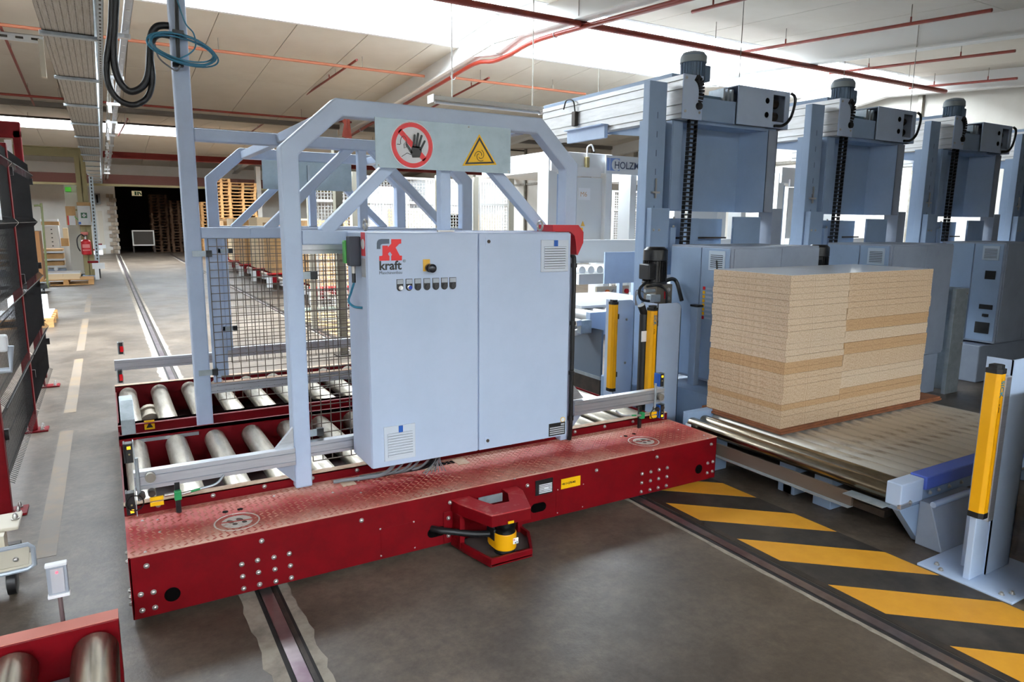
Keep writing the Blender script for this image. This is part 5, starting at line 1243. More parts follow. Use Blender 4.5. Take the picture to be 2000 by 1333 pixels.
YC0 = 23.3
oc = thing('olive_column', (-.42, YC0, 0), 'olive painted steel column with beam in the left background', 'column')
x0, x1 = at(167, 545, y=YC0).x, at(187, 541, y=YC0).x
zb_ = at(150, 307, y=YC0).z
o = MB().box(x0, x1, YC0, YC0 + .02, .02, zb_).box(x0, x1, YC0 + .24, YC0 + .26, .02, zb_).box((x0 + x1) / 2 - .01, (x0 + x1) / 2 + .01, YC0, YC0 + .26, .02, zb_).build('column_profile', OLIVE, oc)
MB().box(x0 - .06, x1 + .08, YC0 - .06, YC0 + .32, 0, .06).build('base', GREYP, oc)
zt_ = at(100, 288, y=YC0).z
MB().box(-9, x1 + .1, YC0, YC0 + .2, zb_, zb_ + .025).box(-9, x1 + .1, YC0 + .09, YC0 + .11, zb_, zt_).box(-9, x1 + .1, YC0, YC0 + .2, zt_, zt_ + .025).build('beam_profile', OLIVE, oc)
MB().box(x0 - .04, x1 + .04, YC0 - .03, YC0, 1.58, 2.12).build('brown_tape', CARD, oc)
fa = thing('first_aid_box', (0, YC0 - .2, 1.3), 'white first aid wall box with green cross on the olive column', 'first aid box')
a, b = at(150, 402, y=YC0 - .2), at(179, 440, y=YC0 - .2)
MB().box(a.x, b.x, YC0 - .2, YC0 - .01, b.z, a.z).build('box', WHITEM, fa, bevel=.01)
c = at(164, 421, y=YC0 - .2); MB().box(c.x - .075, c.x + .075, YC0 - .205, YC0 - .2, c.z - .075, c.z + .075).build('green_field', mat('sign_green', (20, 84, 50), .5), fa)
MB().box(c.x - .05, c.x + .05, YC0 - .21, YC0 - .206, c.z - .02, c.z + .02).box(c.x - .02, c.x + .02, YC0 - .21, YC0 - .206, c.z - .05, c.z + .05).build('white_cross', SIGNWHITE, fa)
c = at(156, 436, y=YC0 - .2); MB().box(c.x - .03, c.x + .03, YC0 - .205, YC0 - .2, c.z - .03, c.z + .03).build('blue_label', BLUEPL, fa)
nb = thing('notice_board', (-.9, YC0 - .1, 1.3), 'brown panel with clipped paper left of the first aid box', 'notice board')
a, b = at(127, 403, y=YC0 - .1), at(150, 440, y=YC0 - .1)
MB().box(a.x, b.x, YC0 - .1, YC0 - .06, b.z, a.z).build('panel', CARD, nb)
MB().box(a.x + .06, b.x - .02, YC0 - .11, YC0 - .1, b.z, a.z - .26).build('paper', SIGNWHITE, nb); MB().box(a.x + .03, a.x + .06, YC0 - .11, YC0 - .1, b.z, a.z - .26).build('red_edge', SIGNRED, nb)
MB().bar((a.x, YC0 - .04, a.z - .1), (x1, YC0 - .04, a.z - .1), .05, .05).build('mounting_bar', OLIVE, nb)
MB().bar((a.x + .2, YC0 - .13, a.z - .28), (a.x + .34, YC0 - .13, a.z - .45), .02, .02).build('pen', GREEN, nb)
fe = thing('fire_extinguisher', (-.4, YC0 - .15, .5), 'red fire extinguisher hanging on the olive column', 'fire extinguisher')
c, c2 = at(170, 498, y=YC0 - .15), at(170, 468, y=YC0 - .15)
EXR = mat('extinguisher_red', (196, 12, 30), .35)
MB().lathe((c.x, YC0 - .15, c.z), (c.x, YC0 - .15, c2.z), [(0, .10), (.05, .125), (.88, .125), (.97, .09), (1, .05)], 24).build('cylinder', EXR, fe, True)
MB().cyl((c.x, YC0 - .15, c2.z), (c.x, YC0 - .15, c2.z + .09), .03, 12).build('valve', BOLT, fe, True); MB().bar((c.x - .08, YC0 - .15, c2.z + .10), (c.x + .05, YC0 - .15, c2.z + .11), .03, .03).build('lever', BLACK, fe)
MB().tube(smooth_path([(c.x, YC0 - .15, c2.z + .06), (c.x - .10, YC0 - .2, c2.z + .14), (c.x - .20, YC0 - .2, c2.z + .02), (c.x - .20, YC0 - .2, c2.z - .2), (c.x - .15, YC0 - .2, c2.z - .33)]), .016, 8).build('hose', BLACKR, fe, True)
MB().box(c.x - .09, c.x + .09, YC0 - .285, YC0 - .262, c.z + .12, c.z + .15).box(c.x - .09, c.x + .09, YC0 - .285, YC0 - .262, c.z + .2, c.z + .3).build('label', mat('ext_label', (222, 130, 130), .5), fe)
a = at(165, 457, y=YC0 - .02); MB().box(a.x - .09, a.x + .09, YC0 - .03, YC0 - .005, a.z - .04, a.z + .05).build('sign', mat('pale_red_sign', (214, 120, 110), .5), fe)
wc = thing('tall_white_cabinet', (-.9, YC0 + 1.2, 0), 'tall white machine enclosure behind the first aid box', 'enclosure')
a, b = at(124, 361, y=YC0 + .8), at(183, 522, y=YC0 + .8)
WGR = mat('enclosure_white', (206, 203, 196), .7)
MB().box(a.x, b.x, YC0 + .8, YC0 + 1.9, .05, a.z).build('body', WGR, wc, bevel=.01)
MB().box((a.x * .45 + b.x * .55), (a.x * .45 + b.x * .55) + .012, YC0 + .79, YC0 + .8, .1, a.z - .05).build('seam', CEILJ, wc)
c = at(133, 370, y=YC0 + .7); MB().box(c.x - .07, c.x + .07, YC0 + .7, YC0 + .8, c.z - .06, c.z + .06).build('green_lamp', mat('lamp_green', (60, 150, 40), .5, emit=.6), wc)
sl_ = thing('signal_tower', (-.2, YC0 + .3, 3), 'small signal lamp with green and white light on the column top', 'lamp')
c = at(166, 352, y=YC0 + .3)
for k, m_ in enumerate((mat('lamp_white', (240, 250, 255), .4, emit=2.0), mat('lamp_green2', (60, 200, 90), .4, emit=1.5), BLACK)): MB().cyl((c.x, YC0 + .3, c.z - .05 + k * .09), (c.x, YC0 + .3, c.z + .03 + k * .09), .045, 12).build('segment', m_, sl_, True)
MB().cyl((c.x, YC0 + .3, c.z - .3), (c.x, YC0 + .3, c.z - .05), .015, 8).build('stem', ZINC, sl_)
# slotted upright and cable drop
su = thing('slotted_upright', (-.2, YC0 - .3, 0), 'slanting slotted galvanised channel dropping from the cable tray', 'channel')
pa, pb = at(177, 345, y=YC0 - .3), at(191, 515, y=YC0 - .3)
MB().bar(pa, pb, .10, .14, (1, 0, 0)).build('channel', ZINC, su)
o = MB()
for k in range(26):
    q = pa + (pb - pa) * ((k + .5) / 26); o.box(q.x - .018, q.x + .018, YC0 - .375, YC0 - .371, q.z - .03, q.z + .03)
o.build('slots', mat('hole_dark', (58, 52, 44), .8), su)['kind'] = 'stuff'
MB().box(pb.x - .06, pb.x + .06, YC0 - .36, YC0 - .24, pb.z - .14, pb.z).build('white_foot', WHITEM, su); MB().box(pb.x - .05, pb.x + .05, YC0 - .35, YC0 - .25, 0, pb.z - .14).build('foot', BLACK, su)
# small stations with red and white ends along the left of the aisle
for i, (u, v) in enumerate(((203, 545), (200, 512), (206, 497))):
    c = at(u, v, z=.02); t = thing('sensor_station', (c.x, c.y, 0), ['white sensor bracket on the floor beside the olive column', 'white sensor bracket at the aisle edge left of the rail', 'small far sensor bracket by the left wall'][i], 'sensor station')
    MB().box(c.x - .25, c.x + .05, c.y, c.y + .1, .30, .46).build('arm', WHITEM, t); MB().box(c.x - .35, c.x - .1, c.y, c.y + .12, .46, .52).build('red_top', RED, t); MB().box(c.x - .2, c.x - .1, c.y, c.y + .1, .0, .30).build('leg', WHITEM, t)
# shelf conveyor with boards left of the column
lc = thing('board_rack', (-2.0, 24.5, 0), 'white roller rack with brown boards left of the enclosure', 'rack')
a, b = at(88, 480, y=24.5), at(128, 510, y=24.5)
for z_ in (.24, .44, .66): MB().box(a.x - 1.5, b.x, 24.4, 24.5, z_, z_ + .05).build('rail', WHITEM, lc)
MB().box(a.x - 1.5, b.x, 24.5, 24.6, .0, .2).build('skirt', BLUEG2, lc)
for k in range(4): MB().cyl((b.x - .25 - k * .38, 24.35, .2), (b.x - .25 - k * .38, 25.3, .2), .055, 12).build('roller', WHITEM, lc, True)
for z_, h_ in ((.29, .13), (.49, .15), (.71, .06)):
    o = MB().box(a.x - 1.2, b.x - .05, 24.52, 25.4, z_, z_ + h_).build('brown_board', CARD); tag(o, {.29: 'lowest brown board on the white rack', .49: 'middle brown board on the white rack', .71: 'top brown board on the white rack'}[z_], 'board', 'boards on the white rack')
dc = thing('drawer_unit', (-2.3, 25.5, 0), 'white drawer unit with dark knobs in the left background', 'drawer unit')
a, b = at(86, 441, y=25.6), at(117, 479, y=25.6)
MB().box(a.x, b.x, 25.6, 26.2, .0, a.z).build('body', WHITEM, dc)
for k in range(6):
    z_ = a.z - .06 - k * .125; d_ = MB().box(a.x + .02, b.x - .06, 25.58, 25.6, z_ - .11, z_).build('drawer', WHITEM, dc); MB().box((a.x + b.x) / 2 - .02, (a.x + b.x) / 2 + .02, 25.56, 25.58, z_ - .07, z_ - .04).build('knob', BLACK, d_)
for k, (u0, u1, v0, v1, m_, lab) in enumerate(((80, 115, 433, 440, CARD, 'brown carton lid on the drawer unit'), (78, 113, 428, 433, SIGNWHITE, 'white sheet on the carton above the drawer unit'), (118, 135, 466, 481, CARD, 'brown box right of the drawer unit'), (122, 134, 446, 466, PALEB, 'stack of board offcuts right of the drawer unit'))):
    a, b = at(u0, v0, y=25.65), at(u1, v1, y=25.65); o = MB().box(a.x, b.x, 25.65, 26.1, b.z if k != 2 else b.z, a.z).build('carton', m_); tag(o, lab, 'carton')
o = MB().box(at(118, 481, y=25.65).x, at(135, 481, y=25.65).x + .1, 25.6, 26.2, 0, at(118, 481, y=25.65).z - .002).build('side_table', WHITEM); tag(o, 'white plinth below the brown box beside the drawer unit', 'plinth')
gt = thing('tube_trolley', (-2, 18.5, 0), 'olive green tube trolley with brown panel behind the fence', 'trolley')
q = [at(u, v, y=18.5) for u, v in ((66, 402), (78, 402), (82, 412), (92, 548))]
MB().tube(smooth_path([q[0], q[1], q[2], Vector((q[3].x, 18.5, .12))], 5), .022, 8).build('tube', mat('olive_green_tube', (96, 100, 62), .5), gt, True)
MB().box(q[3].x - .6, q[3].x - .06, 18.55, 19.3, .3, at(80, 452, y=18.5).z).build('panel', CARDD, gt); MB().box(q[3].x - .9, q[3].x, 18.45, 19.4, .12, .2).build('deck', BLACK, gt)
MB().cyl((q[3].x - .1, 18.5, .06), (q[3].x - .06, 18.5, .06), .06, 14).build('wheel', BLACK, gt, True)
# wall furniture on the far wall
d = thing('door_1', (0, YF, 0), 'pale door in the far wall left of the brick pier', 'door'); del d['category']; d['kind'] = 'structure'
a, b = at(190, 412, y=YF), at(206, 486, y=YF)
MB().box(a.x, b.x, YF - .06, YF, 0, a.z).build('leaf', mat('door_cream', (206, 198, 182), .7), d); MB().box(a.x - .08, a.x, YF - .08, YF, 0, a.z + .08).box(b.x, b.x + .08, YF - .08, YF, 0, a.z + .08).box(a.x, b.x, YF - .08, YF, a.z, a.z + .08).build('door_frame', WALLW, d)
hb = thing('wall_heater', (0, YF - .6, 2.6), 'dark square air heater high on the far left wall', 'heater')
a, b = at(184, 378, y=YF - .5), at(197, 399, y=YF - .5); MB().box(a.x, b.x, YF - .5, YF, b.z, a.z).build('case', mat('heater_grey', (96, 94, 92), .6), hb); MB().box(a.x + .06, b.x - .1, YF - .52, YF - .5, b.z + .06, a.z - .06).build('grille', DARK, hb)
ex = thing('exit_sign', (0, YF - .1, 3), 'green and pale emergency exit sign above the dark opening', 'exit sign')
a, b = at(257, 373, y=YF - .1), at(277, 383, y=YF - .1)
MB().box(a.x, b.x, YF - .1, YF - .02, b.z, a.z).build('panel', mat('exit_pale', (226, 214, 170), .5, emit=.25), ex)
w_ = b.x - a.x; MB().box(a.x + w_ * .28, a.x + w_ * .48, YF - .11, YF - .1, b.z + .03, a.z - .03).box(a.x + w_ * .55, a.x + w_ * .7, YF - .11, YF - .1, b.z + .03, a.z - .03).bar((a.x + w_ * .75, YF - .105, a.z - .05), (a.x + w_ * .95, YF - .105, b.z + .05), .01, .06).build('pictogram', mat('exit_green', (30, 90, 50), .5), ex)
pf = thing('picture_frame_panel', (0, YF + 2, 0), 'white rectangular frame leaning in the dark storeroom', 'frame')
a, b = at(257, 450, y=YF + 1), at(303, 480, y=YF + 1)
MB().ring([(a.x, b.z), (b.x, b.z), (b.x, a.z), (a.x, a.z)], [(a.x + .06, b.z + .06), (b.x - .06, b.z + .06), (b.x - .06, a.z - .06), (a.x + .06, a.z - .06)], 'y', YF + 1, YF + 1.05).build('frame', mat('frame_white', (240, 238, 230), .5), pf); MB().box(a.x, b.x, YF + 1.05, YF + 1.07, b.z, a.z).build('panel', mat('dark_panel', (70, 62, 54), .7), pf)
MB().box(a.x, a.x + .06, YF + 1, YF + 1.05, 0, b.z).box(b.x - .06, b.x, YF + 1, YF + 1.05, 0, b.z).build('foot', DARKST, pf)
# pallet stacks
def stack(px0, py, y, n, me, lab, grp, m2=None, z0=0.0):
    x = at(px0, py, y=y).x
    for k in range(n): place_pallet(x + rnd.uniform(-.02, .02), y + rnd.uniform(-.03, .03), z0 + k * .146, me, lab % ordinal(n - k), grp)
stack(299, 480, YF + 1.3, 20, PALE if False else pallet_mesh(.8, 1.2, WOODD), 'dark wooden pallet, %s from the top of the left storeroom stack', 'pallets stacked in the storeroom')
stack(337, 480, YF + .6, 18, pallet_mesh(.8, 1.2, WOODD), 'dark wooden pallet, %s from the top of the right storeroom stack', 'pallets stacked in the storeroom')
stack(418, 440, 34.0, 24, PALE, 'light pallet, %s from the top of the narrow stack left of the wide one', 'pallets in the tall light stacks')
stack(451, 440, 34.3, 23, PAL, 'light pallet, %s from the top of the wide stack beside the white pier', 'pallets in the tall light stacks')
stack(394, 440, 35.4, 17, PALE, 'light pallet, %s from the top of the low stack behind the mast', 'pallets in the tall light stacks')
wp = thing('white_pier', (0, 35.3, 0), 'white pier right of the light pallet stacks', 'pier')
a, b = at(500, 345, y=35.4), at(509, 345, y=35.4); MB().box(a.x, b.x, 35.4, 35.8, 0, 4.2).build('shaft', WALLW, wp)
a = at(506, 397, y=35.4); MB().box(a.x - .15, a.x + .15, 35.38, 35.4, a.z - .15, a.z + .15).build('notice', SIGNWHITE, wp); MB().box(a.x + .02, a.x + .10, 35.37, 35.38, a.z - .1, a.z + .1).build('notice_print', mat('print_rust', (176, 110, 80), .6), wp)
# ================================================================== STATIONS ALONG THE AISLE BEHIND THE CAR
for k in range(9):
    y0 = 11.6 + k * 2.05
    t = thing('board_station', (4.2, y0 + .8, 0), ['nearest', 'second nearest', 'third', 'fourth', 'fifth', 'sixth', 'seventh', 'eighth', 'farthest'][k] + ' red-edged board station along the aisle behind the car', 'board station', 'board stations along the aisle')
    [MB().box(3.42, 4.95, yy_, yy_ + .06, .18, .34).build('side_beam', RED, t) for yy_ in (y0, y0 + 1.5)]
    MB().box(3.40, 5.1, y0 - .05, y0 + .07, .34, .37).build('red_edge', mat('bright_red_edge', (206, 40, 40), .5), t)
    MB().box(3.38, 3.50, y0 - .06, y0 + .05, .02, .30).build('white_foot', WHITEM, t); MB().box(3.32, 3.46, y0 + .1, y0 + .3, .22, .32).build('sensor_arm', ALU, t)
    for j in range(5): MB().cyl((3.55 + j * .35, y0 + .07, .28), (3.55 + j * .35, y0 + 1.5, .28), .05, 10).build('roller', STEEL, t, True)
    hgt = [1.72, 1.66, 1.70, 1.60, 1.74, 1.66, 1.7, 1.62, 1.7][k]
    if k > 0:
        xs = 3.62
        for j, (w_, m_) in enumerate(((.62, CARD if k % 2 else PALEB), (.55, CARDD if k % 3 == 0 else CARD))):
            o = MB().box(xs, xs + w_, y0 + .15, y0 + 1.4, .345, hgt - .1 * j).build('board_stack', m_); xs += w_ + .02
            tag(o, ('front' if j == 0 else 'rear') + ' brown board stack on the ' + ['', 'second', 'third', 'fourth', 'fifth', 'sixth', 'seventh', 'eighth', 'farthest'][k] + ' aisle station', 'board stack', 'board stacks on the aisle stations')
o = MB().box(5.6, 8.6, 18.0, 19.6, 0, at(500, 418, y=18).z).build('board_stack', CARD); tag(o, 'long brown board stack seen over the portal cross beam', 'board stack')
# floor marks beyond the car
for k in range(12):
    y0 = 7.0 + k * .5
    MB().prism([(2.80, y0), (3.55, y0 - .32), (3.55, y0 - .14), (2.80, y0 + .18)], 'z', 0.0, 0.002).build('hazard_stripe', mat('pale_yellow_paint', (226, 186, 110), .6), floor)
MB().box(2.8, 3.9, 13.0, 13.35, 0, .002).build('green_line', mat('green_paint', (150, 176, 156), .6), floor)
for y_, lab in ((8.25, 'yellow light curtain behind the mesh, left of the grey post'), (9.85, 'far yellow light curtain behind the mesh')):
    t = curtain(3.45, y_, .35, 1.20, lab, .03, False)
    MB().box(3.49, 3.53, y_ - .02, y_ + .02, 0, 1.18).build('stand', GREYP, t); MB().box(3.43, 3.59, y_ - .08, y_ + .08, 0, .01).build('foot', GREYP, t)
gp = thing('olive_post', (4.3, 8.3, 0), 'olive grey steel post seen through the wire mesh', 'post')
a, b = at(663, 600, y=8.3), at(676, 600, y=8.3); MB().box(a.x, b.x, 8.3, 8.42, 0, 2.6).build('shaft', mat('olive_grey', (132, 128, 112), .6), gp); MB().box(a.x - .05, b.x + .05, 8.25, 8.47, 0, .02).build('foot', DARKST, gp)

# ================================================================== MACHINES BEYOND THE CAR
# raised conveyor right of the control cabinet
rc = thing('raised_conveyor', (4.2, 5.6, 0), 'raised pale roller conveyor behind the yellow light curtains', 'conveyor')
RR = roller_mesh(1.35, .055, mat('pale_roller', (216, 216, 214), .4, .2))
for k in range(8): inst('roller', RR, rc, (3.80 + k * .135, 5.0, .86 - .055))
MB().box(3.70, 4.95, 4.93, 4.99, .70, .86).build('side_frame', GREYP, rc); MB().box(3.70, 4.95, 6.36, 6.42, .70, .86).build('side_frame', GREYP, rc)
MB().box(3.72, 3.74, 4.78, 6.3, .30, .72).build('side_panel', mat('slate_panel', (92, 104, 118), .5), rc); MB().box(3.715, 3.745, 4.78, 6.3, .27, .30).build('panel_lip', ZINC, rc)
MB().box(3.715, 3.74, 4.78, 6.3, .0, .27).build('dark_skirt', DARKST, rc)
MB().bar((3.45, 5.0, .66), (3.74, 5.0, .70), .04, .05).build('white_arm', WHITEM, rc); MB().bar((3.56, 4.9, .78), (3.72, 6.3, .80), .05, .05).build('front_rail', ALU, rc)
MB().box(3.58, 3.70, 4.90, 4.96, .68, .80).build('bracket', ZINC, rc, bevel=.004)
MB().box(3.80, 4.9, 5.2, 6.2, .862, .885).build('film_sheet', mat('plastic_film', (226, 228, 230), .2), rc)
pl = thing('grey_guard_panel', (4.9, 6.5, 0), 'pale blue-grey guard panel above the raised conveyor', 'panel')
a, b = at(1182, 493, y=6.6), at(1240, 552, y=6.6)
MB().box(a.x, b.x + .3, 6.6, 6.62, b.z, a.z).build('sheet', GREYP, pl); MB().box(b.x, b.x + .05, 6.62, 6.67, 0, b.z).build('stand', GREYP, pl); MB().box(a.x + .25, a.x + .30, 6.62, 6.67, 0, b.z).build('stand', GREYP, pl)

# white machine row across the second aisle
MWY = 9.0
def white_machine(dx, label, sign=True):
    X = lambda v: v + dx
    m = thing('white_machine', (X(7.2), MWY + .5, 0), label, 'machine', 'white machines across the aisle')
    px = lambda u, v: at(u, v, y=MWY)
    a, b = px(1105, 345), px(1172, 500)
    MB().box(X(a.x), X(b.x), MWY, MWY + .02, b.z, a.z).build('front_panel', WHITEM, m)
    MB().box(X(b.x), X(b.x) + .12, MWY - .1, MWY + .3, 0, 2.62).build('column', WHITEM, m, bevel=.005); MB().box(X(a.x) - .32, X(a.x) - .16, MWY, MWY + .3, 0, 2.62).build('column', WHITEM, m)
    MB().box(X(a.x) - .16, X(a.x), MWY + .1, MWY + .12, .9, 2.4).build('recess_panel', GREYP, m)
    z0_, z1_ = px(1190, 340).z, px(1190, 303).z
    MB().box(X(a.x) - .3, X(b.x) + .15, MWY - .05, MWY + 2.2, z0_, z1_).build('top_beam', WHITEM, m, bevel=.005)
    for k in range(2): MB().box(X(a.x) - .302, X(a.x) - .298, MWY, MWY + 2.2, z0_ + .08 + k * .12, z0_ + .09 + k * .12).build('beam_groove', ZINC, m)
    c, d_ = px(1100, 348), px(1100, 365); MB().box(X(a.x) - .1, X(b.x) - .1, MWY - .09, MWY - .05, px(1150, 346).z, px(1150, 328).z).build('stop_angle', WHITEM, m)
    q = px(1140, 318); MB().box(X(q.x) - .03, X(q.x) + .03, MWY - .12, MWY - .05, q.z - .08, q.z + .08).build('limit_switch', OLIVE, m, bevel=.01)
    MB().tube(smooth_path([(X(q.x), MWY - .09, q.z + .08), (X(q.x), MWY - .09, q.z + .22), (X(q.x) + .08, MWY - .09, q.z + .26), (X(q.x) + .15, MWY - .06, q.z + .18)]), .012, 8).build('switch_cable', SIGNWHITE, m, True)
    MB().box(X(b.x) + .5, X(b.x) + .62, MWY - .1, MWY + .2, 0, 2.62).build('column', WHITEM, m)
    if sign:
        a2, b2 = at(1184, 303, y=MWY - .14), at(1290, 345, y=MWY - .14)
        s = MB().box(a2.x, b2.x, MWY - .14, MWY - .12, b2.z, a2.z).build('maker_sign', mat('sign_pale', (214, 218, 222), .5), m)
        h_ = a2.z - b2.z
        MB().box(a2.x + .02, a2.x + .07, MWY - .146, MWY - .14, b2.z + .05, a2.z - .04).build('sign_bar', mat('sign_blue', (120, 146, 204), .5), s)
        MB().box(a2.x + .085, a2.x + .27, MWY - .146, MWY - .14, b2.z + .05, a2.z - .04).build('sign_block', MATS['sign_blue'], s)
        MB().cyl((a2.x + .20, MWY - .15, (a2.z + b2.z) / 2), (a2.x + .20, MWY - .146, (a2.z + b2.z) / 2), h_ * .32, 28).build('sign_circle', MATS['sign_pale'], s)
        text('sign_word', 'HOLZMA', .155, mat('sign_navy', (62, 72, 96), .5), s, (a2.x + .16, MWY - .151, (a2.z + b2.z) / 2 - .055), sx=.95, bold=.002)
    n = px(1130, 380) if False else None
    a3, b3 = px(1130, 367), px(1152, 391)
    MB().box(X(a3.x), X(b3.x), MWY - .006, MWY, b3.z, a3.z).build('number_sheet', SIGNWHITE, m)
    if sign: text('number', 'M6', .105, mat('print_tan', (206, 164, 128), .6), m, (a3.x + .03, MWY - .007, (a3.z + b3.z) / 2 - .04))
    c = px(1138, 437); MB().prism([(X(c.x) - .04, c.z - .04), (X(c.x) + .04, c.z - .04), (X(c.x), c.z + .04)], 'y', MWY - .006, MWY).build('warning_triangle', mat('sign_amber', (226, 176, 70), .5), m)
    c = px(1131, 450); MB().box(X(c.x) - .05, X(c.x) + .05, MWY - .03, MWY - .024, c.z - .04, c.z + .04).build('yellow_sign', YELLOWS, m)
    MB().box(X(a.x) - .4, X(b.x) + 1.2, MWY - .4, MWY - .3, 1.05, 1.40).build('white_fascia', WHITEM, m, bevel=.005)
    for k in range(9): MB().cyl((X(a.x) - .3 + k * .16, MWY - .9, .98), (X(a.x) - .3 + k * .16, MWY - .42, .98), .06, 12).build('roller', WHITEM, m, True)
    MB().box(X(a.x) - .4, X(b.x) + 1.2, MWY - .96, MWY - .9, .78, .93).build('front_rail', WHITEM, m)
    MB().box(X(a.x) - .1, X(a.x) + .5, MWY - 1.0, MWY - .96, .58, .74).build('control_box', CREAM, m)
    for k, m_ in enumerate((mat('button_orange', (224, 110, 40), .4), BOLT, BOLT, SIGNRED)): MB().cyl((X(a.x) + .08 + k * .12, MWY - 1.03, .66), (X(a.x) + .08 + k * .12, MWY - 1.0, .66), .035, 14).build('button', m_, m, True)
    MB().box(X(a.x) - .4, X(b.x) + 1.2, MWY - .9, MWY - .4, .3, .56).build('lower_body', WHITEM, m); MB().box(X(a.x) - .3, X(b.x) + 1.1, MWY - .85, MWY - .45, 0, .3).build('base', GREYP, m)
    return m
white_machine(0, 'white machine marked M6 with maker sign, right of the portal frame')
white_machine(2.6, 'plain white machine seen between the first two gantries', False)
white_machine(5.2, 'white machine seen between the second and third gantries', False)

# white mesh safety fence
FYW = 10.6
sf = thing('white_mesh_fence', (6.5, FYW, 0), 'white wire mesh safety fence behind the portal frames', 'fence')
x0 = at(606, 400, y=FYW).x; x1 = at(1000, 400, y=FYW).x
n = 5; w_ = (x1 - x0) / n; ztop = at(700, 342, y=FYW).z
def fence_panel(xa_, xb_, y_, zt2, par):
    f = .035
    p_ = MB().ring([(xa_, .12), (xb_, .12), (xb_, zt2), (xa_, zt2)], [(xa_ + f, .12 + f), (xb_ - f, .12 + f), (xb_ - f, zt2 - f), (xa_ + f, zt2 - f)], 'y', y_, y_ + .03).build('panel_frame', WIREW, par)
    MB().box(xa_ + f, xb_ - f, y_, y_ + .03, zt2 - .42, zt2 - .385).build('mid_rail', WIREW, par)
    o = MB()
    nx = int((xb_ - xa_ - 2 * f) / .05); nz = int((zt2 - .2) / .05)
    for i in range(nx): xx = xa_ + f + (i + .5) * .05; o.box(xx - .005, xx + .005, y_ + .01, y_ + .02, .15, zt2 - f)
    for j in range(nz): zz = .17 + j * .05; o.box(xa_ + f, xb_ - f, y_ + .01, y_ + .02, zz - .005, zz + .005)
    o.build('wire_mesh', WIREW, p_)['kind'] = 'stuff'
FPOST = mat('fence_post_grey', (150, 146, 134), .6)
for i in range(n):
    fence_panel(x0 + i * w_ + .06, x0 + (i + 1) * w_ - .06, FYW, ztop, sf); MB().box(x0 + (i + 1) * w_ - .04, x0 + (i + 1) * w_ + .04, FYW, FYW + .06, 0, ztop + .05).build('fence_post', FPOST, sf)
MB().box(x0 - .04, x0 + .04, FYW, FYW + .06, 0, ztop + .05).build('fence_post', FPOST, sf)
sf2 = thing('white_mesh_fence', (9.6, 11.6, 0), 'white wire mesh fence seen below the maker sign', 'fence')
x0b, x1b = at(1193, 400, y=11.6).x, at(1290, 400, y=11.6).x
for i in range(2): fence_panel(x0b + i * 1.2 + .05, x0b + (i + 1) * 1.2 - .05, 11.6, at(1200, 372, y=11.6).z, sf2); MB().box(x0b + (i + 1) * 1.2 - .04, x0b + (i + 1) * 1.2 + .04, 11.6, 11.66, 0, at(1200, 372, y=11.6).z).build('fence_post', FPOST, sf2)
# pale boards and white machine bodies behind the fence
for i, (u0, u1, v0, yy, m_, lab) in enumerate(((668, 720, 405, 13.5, PALEB, 'pale board stack behind the left part of the white fence'), (775, 870, 415, 13.5, PALEB, 'pale board stack behind the middle of the white fence'), (880, 980, 418, 13.5, PALEB, 'pale board stack behind the right part of the white fence'))):
    a, b = at(u0, v0, y=yy), at(u1, v0, y=yy); a.x = max(a.x, 5.3 if i == 0 else 6.1); b.x = max(b.x, a.x + .7) if i else 6.0; o = MB().box(a.x, b.x, yy, yy + .9, 0, a.z).build('board_stack', m_); tag(o, lab, 'board stack', 'board stacks behind the white fence')
for i, (u0, u1, v0, lab) in enumerate(((690, 800, 362, 'white machine enclosure behind the middle of the mesh fence'), (830, 985, 350, 'white machine enclosure right behind the mesh fence'))):
    a, b = at(u0, v0, y=15.5), at(u1, v0, y=15.5); a.x = max(a.x, 5.3); b.x = max(b.x, a.x + .8); t = thing('white_enclosure', ((a.x + b.x) / 2, 16, 0), lab, 'enclosure', 'white enclosures behind the mesh fence')
    MB().box(a.x, b.x, 15.5, 16.6, .05, a.z).build('body', WHITEM, t, bevel=.01); MB().box(a.x + .1, a.x + (b.x - a.x) * .48, 15.48, 15.5, .2, a.z - .1).build('door', WHITEM, t); MB().box(a.x + (b.x - a.x) * .52, b.x - .1, 15.48, 15.5, .2, a.z - .1).build('door', WHITEM, t); MB().box(a.x + .02, b.x - .02, 15.52, 16.58, 0, .05).build('plinth', DARKST, t)

# ================================================================== SPRINKLER PIPES, LAMPS
def atc(px, py, drop):
    """pixel -> point hanging `drop` below the ceiling"""
    p = None; z = 4.5
    for _ in range(30):
        p = at(px, py, z=z); z = .5 * z + .5 * (zc(min(max(p.y, 0), 38)) - drop)
    return p
def pipe(name, label, p, q, r, m=PIPE, heads=0, side=1):
    t = thing(name, ((p.x + q.x) / 2, (p.y + q.y) / 2, min(p.z, q.z)), label, 'pipe', 'sprinkler pipes under the roof')
    MB().cyl(p, q, r, 12).build('tube', m, t, True)
    for k in range(heads):
        c = p + (q - p) * ((k + .5) / heads); MB().cyl(c, c + Vector((0, 0, .09)), .012, 8).build('sprinkler_head', m, t, True)
    n = max(2, int((q - p).length / 2.5))
    for k in range(n):
        c = p + (q - p) * ((k + .5) / n); MB().cyl(c, Vector((c.x, c.y, zc(c.y))), .006, 6).build('pipe_hanger', ZINCD, t)
    return t
def xpipe(u, v, x0, x1, drop, r, label, m=PIPE):
    p = atc(u, v, drop); return pipe('sprinkler_pipe', label, Vector((x0, p.y, p.z)), Vector((x1, p.y, p.z)), r, m)
p = atc(600, 121, .22); xpipe(600, 121, -7, 5.80, .22, .026, 'pale orange sprinkler pipe crossing left of the roof beam', PIPEO)
xpipe(1000, 166, 6.1, atc(1140, 185, .22).x, .22, .026, 'pale orange sprinkler pipe right of the white roof beam', PIPEO)
